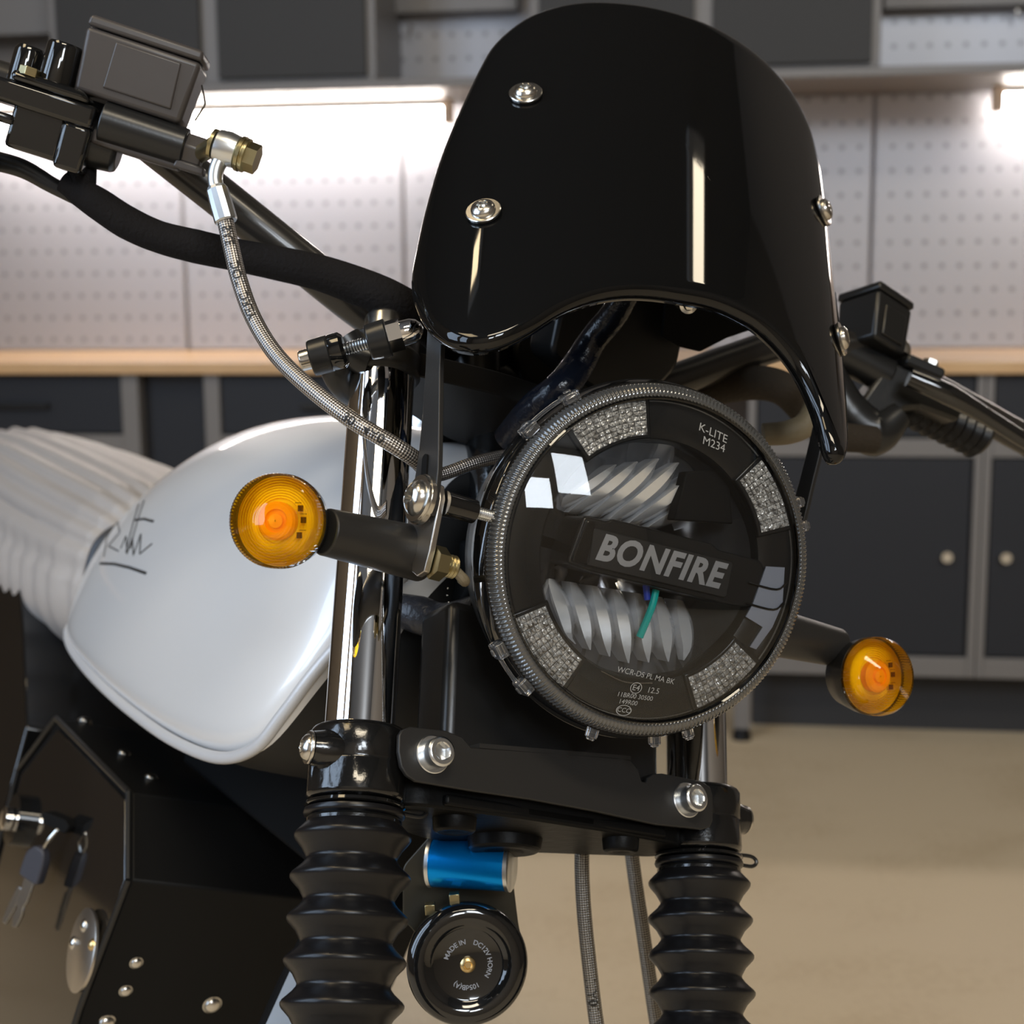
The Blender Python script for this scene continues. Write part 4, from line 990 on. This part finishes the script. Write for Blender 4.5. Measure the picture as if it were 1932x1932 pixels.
b = MB(); P = [(20, 50), (100, 58), (118, 30), (190, 18), (188, -6), (110, -10), (80, -25), (52, -70), (20, -95), (-20, -100)]; b.prism([(x*kk2, y*kk2) for x, y in P], f2, -60*kk2, 10*kk2); Q(b, 'lever_perch', satin, bevel=.003)
b = MB(); b.prism([(x*kk2, y*kk2) for x, y in rrect(80, 22, 8, cx=85, cy=62)], f2, -30*kk2, 30*kk2); Q(b, 'clamp_plate', satin, bevel=.002)
b = MB(); hexnut(b, axisfr(G2(100, 68, 6), f2.y), 15*kk2, 16*kk2); Q(b, 'pivot_bolt', steel, smooth=0)
b = MB(); b.dome(axisfr(G2(40, 78, -10), f2.y), 22*kk2, 30*kk2); Q(b, 'mirror_boss_cap', steel)
b = MB(); b.tube([D(1715, 712, 1.08), D(1790, 745, 1.08), D(1860, 785, 1.09), D(1940, 835, 1.10), D(2010, 870, 1.11)], [.0070, .0080, .0062, .0060, .0060], n=16); Q(b, 'clutch_lever', gloss)
b = MB(); b.tube([D(1560, 700, 1.1), D(1600, 780, 1.1), D(1650, 815, 1.1), D(1700, 780, 1.1)], [.012, .017, .018, .01], n=18); Q(b, 'switch_pod', satin)

# ---------------- braided brake hose with fittings
neck_start = MASTER_OUT
bj = D(432, 282, .846); ba = nrm(D(470, 296, .846)-D(400, 270, .846))
b = MB(); b.lathe([(-.0075, .0070), (-.006, .0092), (0, .0100), (.006, .0092), (.0075, .0072)], axisfr(bj-ba*.001, ba), 36); bjn = P_(b, 'banjo_fitting', alu, lab='silver banjo fitting with olive bolt')
b = MB(); b.lathe([(.0072, .0100), (.0092, .0102), (.0094, .0090), (.0100, .0090), (.0104, .0098), (.0118, .0098)], axisfr(bj-ba*.001, ba), 36); hexnut(b, axisfr(bj+ba*.0105, ba), .0086, .0068); b.lathe([(-.0095, .0085), (-.0075, .0085)], axisfr(bj-ba*.001, ba), 36); b.cyl(neck_start, bj-ba*.008, .0052, .0052, 24); P_(b, 'banjo_bolt', yzinc, bjn, smooth=30)
b = MB(); b.tube([D(424, 290, .846), D(410, 315, .845), D(406, 340, .844), D(411, 362, .843)], [.0048, .0044, .0043, .0044], n=20); P_(b, 'hose_neck', alu, bjn)
b = MB(); c0, c1 = D(408, 352, .843), D(428, 422, .841); b.lathe([(0, .0052), (.002, .0062), (.012, .0066), (.0205, .0066), (.0215, .0062)], axisfr(c0, c1-c0), 12); P_(b, 'crimp_sleeve', alu, bjn, smooth=20)
hose_pts = [D(424, 412, .841), D(437, 470, .838), D(452, 530, .833), D(478, 600, .826), D(520, 668, .815), D(580, 728, .800), D(660, 790, .790), D(740, 838, .788), D(785, 868, .797), D(808, 892, .812)]
hose_r = .0047
b = MB(); b.tube(hose_pts, hose_r, n=24, sub=12); hose = P_(b, 'brake_hose', braid, smooth=60, lab='braided steel brake hose curving down from the reservoir')
def hose_text(t, size, pts, r, start, par, flip=False, side=None, cen_px=None):
    Pq, T, X, Y, L, rr = path(pts, r, 12); Ln = L[-1]
    def fn(x, y, z):
        s = start+(x if not flip else -x)
        i = max(0, min(len(L)-2, next((j for j in range(len(L)-1) if L[j+1] >= s), len(L)-2)))
        t_ = (s-L[i])/(L[i+1]-L[i]); p = Pq[i]*(1-t_)+Pq[i+1]*t_; tt = T[i]
        view = nrm(ORG-p); v0 = nrm(view-np.dot(view, tt)*tt); sd = np.cross(tt, v0)
        a = (y if not flip else -y)/r*1.0
        return p+(r+.00035)*(math.cos(a)*v0+math.sin(a)*sd)
    tb = text_mb(t, size, fn, offset=.0001, align='LEFT')
    return P_(tb, 'hose_print', ink, par, smooth=0)
hose_text('SAE', .0075, hose_pts, hose_r, .006, hose, False)
hose_text('DOT', .0075, hose_pts, hose_r, .028, hose, False)
hose_text('DREY', .0075, hose_pts, hose_r, .048, hose, False)
hose_text('1301 4A0', .0072, hose_pts, hose_r, .148, hose, False)
b = MB(); b.tube([D(790, 905, .86), D(840, 893, .87), D(900, 872, .88), D(965, 858, .90), D(1030, 850, .93)], .0040, n=18, sub=10); P_(b, 'brake_hose', braid, smooth=60, lab='thin braided hose passing behind the headlight')
lh1 = [D(1099, 1575, .93), D(1098, 1640, .93), D(1102, 1720, .93), D(1112, 1820, .93), D(1127, 1940, .93), D(1150, 2060, .93)]
lh2 = [D(1188, 1575, .97), D(1197, 1650, .97), D(1212, 1750, .97), D(1225, 1840, .97), D(1240, 1940, .97), D(1262, 2060, .97)]
b = MB(); b.tube(lh1, .0047, n=22, sub=10); h1 = P_(b, 'brake_hose', braid_d, smooth=60, lab='braided hose hanging nearest the black horn')
b = MB(); b.tube(lh2, .0047, n=22, sub=10); h2 = P_(b, 'brake_hose', braid_d, smooth=60, lab='braided hose hanging against the right gaiter')
hose_text('11A01', .0085, lh1, .0047, .088, h1, False)
b = MB(); b.tube([D(1165, 1400, .93), D(1172, 1440, .93), D(1180, 1500, .95)], .0048, n=14); b.tube([D(1130, 1405, .93), D(1150, 1430, .93)], .0048, n=14, sub=3); P_(b, 'corrugated_conduit', rubber)

# ---------------- wiring harness
hp_ = [D(x, y, d) for x, y, d in ((120, 345, .88), (150, 362, .88), (185, 384, .88), (240, 420, .882), (300, 447, .884), (370, 465, .886), (440, 480, .888), (520, 496, .89), (600, 514, .89), (670, 538, .89), (730, 563, .89), (790, 598, .9), (850, 660, .93))]
b = MB(); rr = [.0070, .0084, .0096, .0100, .0096, .0101, .0097, .0103, .0108, .0116, .0120, .0116, .010]
b.tube(hp_, rr, n=24, sub=10); b.tube([D(152, 372, .88), D(154, 340, .882), D(156, 300, .89)], [.0085, .0085, .0085], n=18)
hn = P_(b, 'wiring_harness', cloth, smooth=70, lab='fabric taped wiring harness under the handlebar')
for o_ in (0, 1):
    b = MB(); b.tube([D(-30, 292+o_*12, .88), D(40, 312+o_*10, .88), D(95, 345+o_*5, .88), D(140, 372, .88)], .0042, n=14); P_(b, 'cable', satin)
b = MB(); b.tube([D(1290, 760, 1.05), D(1340, 735, 1.05), D(1420, 722, 1.05), D(1480, 735, 1.05), D(1530, 785, 1.06), D(1570, 820, 1.07), D(1650, 830, 1.08)], [.012, .0125, .0125, .0120, .0115, .011, .010], n=22); P_(b, 'wiring_harness', cloth_b, smooth=70, lab='brownish fabric taped cable loop behind the headlight')
b = MB(); b.tube([D(1440, 820, .98), D(1490, 815, .98), D(1525, 795, .985), D(1545, 740, .99), D(1552, 690, 1.0)], [.0075, .008, .0085, .0075, .005], n=20); P_(b, 'cable_sleeve', sleeve, smooth=70, lab='beige woven cable sleeve at the right of the headlight')
b = MB(); b.tube([D(1185, 540, .86), D(1160, 590, .87), D(1120, 640, .88), D(1090, 690, .88), D(1055, 735, .87), D(1010, 770, .88), D(960, 830, .90)], [.009, .0085, .0085, .0095, .010, .010, .010], n=20); P_(b, 'cable_sleeve', vinyl, smooth=70, lab='shiny dark sleeve running down behind the headlight')

# ---------------- instrument pod and mounts behind the windscreen
fi = FR(1180, 640, .95, 30, -10, -12); ki = .95/FPX
b = MB(); b.prism([(x*ki, y*ki) for x, y in roundpoly([(-150, -70), (-160, 80), (-60, 150), (120, 140), (135, -20), (90, -95), (-40, -110)], 20)], fi, -.03, 0); ins = P_(b, 'instrument_bracket', satin, bevel=.003)
fi2 = FR(1060, 690, .99, 30, 10, -12); b = MB(); b.lathe([(-.05, .02), (-.045, .034), (0, .038), (.004, .036), (.004, .0004)], fi2, 48); P_(b, 'speedometer', satin)
b = MB(); b.prism([((px-1380)*ki, -(py-570)*ki) for px, py in ((1250, 470), (1510, 470), (1492, 600), (1440, 618), (1380, 640), (1330, 668), (1290, 660), (1250, 640))], FR(1380, 570, .95, 12, -20, 0), -.004, 0); P_(b, 'screen_backing_bracket', deep, bevel=.001)
fb_ = FR(1296, 572, .862, 10, -20, 0); b = MB(); b.lathe([(-.02, .0055), (.004, .0055), (.0045, .0035), (.0, .003)], fb_, 24); hexnut(b, Fr(fb_(0, 0, .0), fb_.x, fb_.y, fb_.z), .003, .006); P_(b, 'screen_bolt_end', steel)
f3 = FR(912, 650, .93, 10, 5, 0); b = MB(); b.lathe([(0, .0155), (.04, .0155), (.042, .014), (.042, .001)], Fr(D(898, 700, .95), RF.T@V(1, 0, 0), RF.T@V(0, 0, -1), RF.T@V(0, 1, 0)), 40); P_(b, 'instrument_post', satin)
b = MB(); b.dome(axisfr(D(932, 720, .93), RF.T@V(0, 0, 1)), .0045, .003); P_(b, 'bolt_head', steel)
b = MB(); b.tube([D(905, 705, .94), D(960, 735, .95), D(1010, 745, .96)], [.006, .005, .004], n=10); b.tube([D(880, 640, .98), D(880, 760, .98), D(900, 830, .97)], .03, n=16); P_(b, 'stem_nut_cover', deep)

# ---------------- steering head, frame, dark shrouds
b = MB(); f4 = Fr((0, 0, -.040), (1, 0, 0), (0, 0, -1), (0, 1, 0)); b.lathe([(-.05, .030), (.200, .030)], f4, 40); P_(b, 'steering_head', cast)
b = MB(); b.hexa([Bp(x, -.14, -.13) for x in (-.05, .05)]+[Bp(x, -.42, -.13) for x in (.05, -.05)], [Bp(x, -.05, .10) for x in (-.035, .035)]+[Bp(x, -.40, .10) for x in (.035, -.035)]); P_(b, 'frame_spine', deep, bevel=.004)
# black guard plates between the forks, behind the headlight
fp = FR(900, 1280, .885, 25, 0, 0); kp = .885/FPX
b = MB(); b.prism([((px-900)*kp, -(py-1280)*kp) for px, py in ((878, 1142), (862, 1190), (846, 1262), (840, 1330), (850, 1395), (905, 1425), (985, 1425), (1040, 1300), (1000, 1150), (930, 1110))], fp, -.002, 0); P_(b, 'headlight_side_plate', matte, bevel=.0005)
b = MB(); b.box((0, .02, .0), (.15, .09, .035)); P_(b, 'wiring_box', satin, bevel=.006, seg=3)
b = MB(); b.tube([D(750, 1150, .89), D(790, 1160, .885), D(830, 1172, .88), D(870, 1165, .87), D(910, 1150, .86)], [.010, .0115, .011, .0105, .010], n=22, sub=8); P_(b, 'cable_conduit', mat('grey_black_conduit', (.022, .023, .028), .3, bump=(60, .9, .004)), smooth=70)
b = MB(); rnd = random.Random(4)
for i in range(20):
    t = i/19; b.dome(axisfr(D(838+rnd.uniform(-5, 5)+10*(t < .3), 1110+t*250, .862), RF.T@V(0, 0, 1)), .0007, .0006, 8, 3)
P_(b, 'weld_beads', steel, smooth=60)

# ---------------- fuel tank
def tank_shear(s): return .45*max(0., min(1., (s+.34)/.2))
def sect_tank(fpos, w_, zt, zb, n=44):
    """one cross-section of the tank: rounded top, nearly upright flanks, sharp lower edge; the front sections lean with the fork"""
    L = []; zc = zb+(zt-zb)*.16; sh = tank_shear(fpos)
    for i in range(n):
        a = 2*math.pi*i/n; c_, s_ = math.cos(a), math.sin(a)
        if s_ >= 0: x = w_*abs(c_)**(2/2.5); u = zc+(zt-zc)*abs(s_)**(2/2.0)
        else: x = w_*abs(c_)**(2/7.); u = zc-(zc-zb)*abs(s_)**(2/4.)
        L.append(Bp(math.copysign(x, c_), fpos-sh*u, u))
    return L
stn = [(-.046, .055, .148, .080), (-.050, .082, .158, .058), (-.060, .100, .164, .030), (-.085, .115, .169, -.004), (-.115, .122, .171, -.036), (-.145, .126, .173, -.062), (-.190, .129, .174, -.080),
       (-.260, .131, .174, -.089), (-.340, .132, .172, -.091), (-.430, .131, .163, -.090), (-.510, .128, .142, -.087), (-.570, .124, .112, -.082), (-.610, .117, .082, -.075), (-.640, .102, .052, -.066), (-.662, .076, .022, -.052)]
S0 = np.array(sect_tank(*stn[0])); c0_ = S0.mean(0)
b = MB(); b.loft([list(c0_+(S0-c0_)*q+FB*.0015*(1-q)) for q in (.05, .4, .75, .95)]+[sect_tank(*q) for q in stn]); tank = P_(b, 'fuel_tank', paint, smooth=60, lab='silver white fuel tank')
tank.data.materials.append(mat('black_tank_underside', (.008, .008, .008), .6))
nn_ = 44
for p_ in tank.data.polygons:
    i_ = p_.index % nn_ if p_.index < nn_*(len(stn)+3) else -1
    if p_.index < nn_*4 or p_.index == nn_*(len(stn)+3): p_.material_index = 1
    elif i_ == -1: pass
    elif (nn_//2+9 if p_.index < nn_*6 else nn_//2+6) <= i_ <= (nn_-10 if p_.index < nn_*6 else nn_-7): p_.material_index = 1
sub = tank.modifiers.new('sub', 'SUBSURF'); sub.levels = 2; sub.render_levels = 2
lip = [Bp(-w_*.958, f_-tank_shear(f_)*zb, zb+.0075) for f_, w_, zt, zb in stn]
b = MB(); b.tube(lip, .0040, n=12, sub=6); b.tube([V(-p[0], p[1], p[2]) for p in lip], .0040, n=12, sub=6); P_(b, 'tank_seam', paint_edge, tank, smooth=60)
b = MB(); b.lathe([(-.01, .022), (.004, .022), (.006, .018), (.006, .0004)], Fr(Bp(0, -.24, .176), (1, 0, 0), -FB, UB), 40); P_(b, 'fuel_cap', alu, tank)
from mathutils.bvhtree import BVHTree
bpy.context.view_layer.update()
_dg = bpy.context.evaluated_depsgraph_get(); bvh = BVHTree.FromObject(tank, _dg)
def on_tank(px, py):
    d = nrm(RF.T@ray(px, py)); hit = bvh.ray_cast(Vector(ORG), Vector(d))
    return None if hit[0] is None else np.array(hit[0])-d*.0003
def stroke(pts, r):
    dense = []
    for (x0, y0), (x1, y1) in zip(pts[:-1], pts[1:]):
        for k in range(4): dense.append((x0+(x1-x0)*k/4, y0+(y1-y0)*k/4))
    dense.append(pts[-1])
    q = [on_tank(*p) for p in dense]; q = [p for p in q if p is not None]
    if len(q) > 2: b = MB(); b.tube(q, r, n=8, sub=2); return P_(b, 'signature_stroke', ink, tank, smooth=60)
stroke([(190, 1063), (215, 1064), (245, 1071), (276, 1082)], .0012)
stroke([(272, 945), (262, 975), (252, 1010), (246, 1035)], .0007)
stroke([(262, 952), (252, 985), (243, 1020), (238, 1042)], .0007)
stroke([(256, 981), (272, 979), (290, 984)], .0011)
stroke([(228, 1035), (238, 1012), (240, 1045), (250, 1015), (252, 1048), (266, 1008), (264, 1045), (287, 1026)], .0007)
stroke([(196, 1050), (205, 1000), (222, 985), (226, 1005), (205, 1030), (224, 1040)], .0006)

# ---------------- seat
def seat_sec(fp, w_, zt, zb, n=176):
    L = []; zc = zb+(zt-zb)*.45
    for i in range(n):
        a = 2*math.pi*i/n; c_, s_ = math.cos(a), math.sin(a)
        top = max(0., min(1., (s_+.15)/.25))
        q = 1+top*.045*(abs(math.sin(a*15))-.6)+(1-top)*.05*(abs(math.sin(fp*75))-.6)*(1 if s_ > -.9 else 0)
        x = w_*q*math.copysign(abs(c_)**.80, c_); u = zc+((zt-zc) if s_ > 0 else (zc-zb))*q*math.copysign(abs(s_)**.80, s_); L.append(Bp(x, fp, u))
    return L
ss = [(-.640, .060, .030, -.060), (-.648, .092, .064, -.085), (-.66, .106, .074, -.096), (-.70, .118, .082, -.104), (-.78, .126, .088, -.108), (-.86, .132, .092, -.108), (-.95, .134, .096, -.106), (-1.10, .13, .10, -.10), (-1.3, .12, .10, -.09)]
b = MB(); L = []
for (a, c_) in zip(ss[:-1], ss[1:]):
    nk = max(3, int(abs(a[0]-c_[0])/.0045))
    for k_ in range(nk):
        t = k_/nk; v = [a[i]*(1-t)+c_[i]*t for i in range(4)]; L.append(seat_sec(*v))
L.append(seat_sec(*ss[-1])); b.loft(L); seat = P_(b, 'seat', leather, smooth=60, lab='light grey ribbed leather seat')
b = MB(); P0 = seat_sec(-.640, .098, .060, -.094, 40); b.tube(P0[16:32], .007, n=10, sub=3); P_(b, 'seat_piping', leather_d, seat)

# ---------------- battery case in the frame
prof_ = [(-.545, -.135), (-.318, -.137), (-.272, -.187), (-.300, -.290), (-.320, -.46), (-.60, -.46), (-.62, -.20)]
bfm = lambda x, f_, u_: Bp(x, f_, u_)
b = MB(); b.hexa([Bp(-.118, f_, u_) for f_, u_ in prof_], [Bp(.118, f_, u_) for f_, u_ in prof_]); case = P_(b, 'battery_case', mat('case_black', (.006, .006, .006), .5, spec=.16, bump=(900, .15, .0004)), bevel=.0015, lab='large faceted matte black battery case')
b = MB(); ip = [(-.535, -.142), (-.326, -.144), (-.281, -.190), (-.308, -.290), (-.328, -.45), (-.59, -.45), (-.607, -.20)]
b.hexa([Bp(-.120, f_, u_) for f_, u_ in ip], [Bp(-.1175, f_, u_) for f_, u_ in ip]); cov = P_(b, 'side_cover', gloss, case, bevel=.001, lab='gloss black side cover')
rim = [Bp(-.121, f_, u_) for f_, u_ in prof_]
b = MB()
for a, c_ in zip(rim, rim[1:]+rim[:1]): b.cyl(a, c_, .0022, .0022, 8)
P_(b, 'cover_rim', satin, case)
# second, further panel of the tail
pr2 = [(-.80, -.06), (-.735, -.10), (-.640, -.165), (-.640, -.30), (-.90, -.34), (-1.0, -.06)]
b = MB(); b.hexa([Bp(-.118, f_, u_) for f_, u_ in pr2], [Bp(.10, f_, u_) for f_, u_ in pr2]); P_(b, 'tail_panel', gloss, bevel=.002, lab='gloss black faceted panel below the seat')
# domed bolts on the case
def surf_bolt(px, py, n_, p0, r, h, lab=None, par=case, name='dome_bolt', m_=steel):
    c_ = onp(px, py, p0, n_); b = MB(); fr = axisfr(c_, n_); b.lathe([(0, r*1.15), (r*.12, r*1.15), (r*.2, r*1.0)], fr, 24); b.dome(fr, r, h, 24, 6, r*.18); return P_(b, name, m_, par, smooth=60)
fd = nrm(np.cross(Bp(1, 0, 0), Bp(0, -.300, -.290)-Bp(0, -.272, -.187)));  
if fd@FB < 0: fd = -fd
ul = nrm(np.cross(Bp(1, 0, 0), Bp(0, -.318, -.137)-Bp(0, -.545, -.135)))
if ul@UB < 0: ul = -ul
p_low = Bp(0, -.285, -.235); p_top = Bp(0, -.43, -.1355)
for (px, py, r) in ((257, 1816, .0042), (237, 1869, .0042), (400, 1895, .0062), (200, 1930, .0062)): surf_bolt(px, py, fd, p_low, r, r*.6)
for (px, py, r) in ((160, 1361, .0055), (234, 1423, .0050), (285, 1468, .0048)): surf_bolt(px, py, ul, p_top, r, r*.5)
# round plate on the side
cdisc = onp(158, 1793, Bp(-.123, 0, 0), V(1, 0, 0)); fr = Fr(cdisc, FB, UB, np.cross(FB, UB)); zz = -1 if np.cross(FB, UB)[0] > 0 else 1
b = MB(); b.lathe([(0, .0295), (zz*.002, .0295), (zz*.0025, .0288), (zz*.0025, .0004)], fr, 64, cap=False); dsc = P_(b, 'round_steel_plate', plate_m, case, smooth=40, lab='round brushed steel plate')
for dx, dy in ((-.006, .016), (-.020, -.002)):
    b = MB(); b.dome(Fr(fr(dx, dy, zz*.002), fr.x, fr.y, V(-1, 0, 0)), .0050, .0030, 20, 5); P_(b, 'dome_bolt', steel, dsc)
b = MB(); b.dome(Fr(fr(.022, .012, zz*.002), fr.x, fr.y, V(-1, 0, 0)), .0045, .0035, 20, 5); P_(b, 'brass_bolt', brass, dsc)
# lock barrel
lk = onp(20, 1545, Bp(-.130, 0, 0), V(1, 0, 0)); b = MB(); b.lathe([(0, .010), (.006, .010), (.007, .008), (.007, .0004)], Fr(lk, FB, UB, (-1, 0, 0)), 32); P_(b, 'ignition_lock', chrome, case)
b = MB(); b.lathe([(-.012, .022), (-.001, .022)], Fr(lk, FB, UB, (-1, 0, 0)), 40); P_(b, 'lock_bezel', gloss, case)
# blue cross tube, horn bracket and horn
ba_, bb_ = D(819, 1626, .885), D(958, 1634, .875); bd = nrm(bb_-ba_); Lb = np.linalg.norm(bb_-ba_)
rb = .0146
b = MB(); b.cyl(ba_, bb_, rb, rb, 48); bt = P_(b, 'damper_tube', bluem, lab='blue anodised tube under the lower triple clamp')
for p0, s in ((ba_, -1), (bb_, 1)):
    b = MB(); b.lathe([(0, rb*1.03), (.0022, rb*1.03), (.0030, rb*.95), (.0030, .0004)], axisfr(p0, bd*s), 48); P_(b, 'end_ring', alu, bt)
fh = FR(882, 1819, .862, 8, 4, 0)
b = MB(); kk = .862/FPX
b.lathe([(z_, r_*1.075) for z_, r_ in ((-.030, .0004), (-.030, .022), (-.024, .030), (-.006, .0325), (.000, .0330), (.003, .0318), (.0045, .0290), (.0050, .0262), (.0044, .0225), (.0018, .0200), (.0010, .0185), (.0010, .0004))], fh, 80, cap=False); horn = P_(b, 'horn', gloss, smooth=50, lab='round black disc horn')
b = MB(); b.lathe([(.001, .0045), (.0022, .0045), (.0030, .0036), (.0034, .0025), (.0024, .0018), (.0024, .0003)], fh, 28); P_(b, 'centre_bolt', brass, horn)
def ring_text(t, size, r, a0, fr, z):
    def fn(x, y, zz_): a = a0-x/r; q = r+y; return fr(q*math.cos(a), q*math.sin(a), z)
    return text_mb(t, size, fn, align='LEFT', offset=.00006)
for t_, a in (('MADE IN', 165), ('DC12V HORN', 75), ('105dB(A)', -60)):
    P_(ring_text(t_, .0040, .0130, math.radians(a), fh, .0012), 'horn_print', white_print, horn, smooth=0)
b = MB(); fh2 = FR(890, 1690, .90, 10, 0, 0); k9 = .90/FPX
pp = [(-75, 120), (75, 120), (75, 60), (90, -60), (108, -140), (60, -160), (-60, -150), (-110, -60), (-130, -40), (-130, 60)]
b.prism([(x*k9, y*k9) for x, y in roundpoly(pp, 12)], fh2, -.002, .0); P_(b, 'horn_bracket', mat('dark_olive_steel', (.035, .03, .02), .35, .3), bevel=.0006)
for (px, py) in ((858, 1694), (812, 1714)):
    p = D(px, py, .870); b = MB(); b.box((0, 0, 0), (.006, .006, .008), Fr(p, RF.T@V(1, .1, 0), RF.T@V(-.1, 1, 0), RF.T@V(0, 0, 1))); P_(b, 'horn_terminal', yzinc, horn, bevel=.0004)
b = MB(); b.tube([D(640, 1700, .955), D(560, 1860, .950), D(470, 2060, .945)], .0125, n=20); P_(b, 'frame_down_tube', deep)
p1, p2 = D(560, 1830, .935), D(508, 1945, .932); s_ = RF.T@V(.022, .004, .0)
b = MB(); b.hexa([p1-s_*.2, p1+s_*.5, p2+s_*.9, p2-s_*.2], [q+RF.T@V(0, 0, -.002) for q in (p1-s_*.2, p1+s_*.5, p2+s_*.9, p2-s_*.2)]); P_(b, 'pale_sticker', mat('pale_blue_sticker', (.35, .42, .52), .4), smooth=0, lab='pale blue printed sticker beside the left gaiter')

# ---------------- keys hanging from the lock (a thing of their own)
kf = FR(66, 1632, 1.165, -30, 5, -18); kq = 1.165/FPX
key = bpy.data.objects.new('key', None); sc.collection.objects.link(key)
key.matrix_basis = Matrix.Translation((MF @ Vector(kf.o).to_4d()).to_3d()); bpy.context.view_layer.update()
tag(key, 'steel keys with grey plastic head hanging from the lock on the gloss side cover', 'key')
kinv = Matrix.Translation(-(MF @ Vector(kf.o).to_4d()).to_3d()) @ MF
def K(b, n_, m_, lab=None, **k_):
    o = b.build(n_, m_, key, space='L', **k_); o.matrix_local = kinv
    if lab: o['label'] = lab
b = MB(); b.prism([(x*kq, y*kq) for x, y in roundpoly([(-26, -30), (-24, 18), (-8, 38), (18, 38), (28, 14), (28, -30)], 10)], kf, -.004, .004); K(b, 'key_head', mat('grey_key_plastic', (.035, .035, .045), .45), bevel=.0015)
b = MB(); b.prism([(x*kq, y*kq) for x, y in ((-14, -30), (-16, -80), (-10, -95), (-16, -110), (-8, -130), (2, -126), (8, -100), (4, -85), (10, -72), (12, -30))], kf, -.001, .001); K(b, 'key_blade', steel, bevel=.0003)
b = MB(); b.prism([(x*kq, y*kq) for x, y in ((-34, -60), (-44, -110), (-46, -138), (-36, -140), (-24, -100), (-20, -60))], kf, -.005, -.003); K(b, 'key_blade', steel, bevel=.0003)
b = MB(); b.tube([kf(8*kq, 30*kq, 0), kf(20*kq, 58*kq, .003), kf(28*kq, 84*kq, 0), kf(12*kq, 60*kq, -.004), kf(4*kq, 30*kq, 0)], .0013, n=8); K(b, 'key_ring', steel)
b = MB(); b.prism([(x*kq, y*kq) for x, y in roundpoly([(-14, 78), (48, 84), (54, 100), (40, 108), (-20, 100)], 6)], kf, -.012, .0); K(b, 'key_fob', deep, bevel=.001)
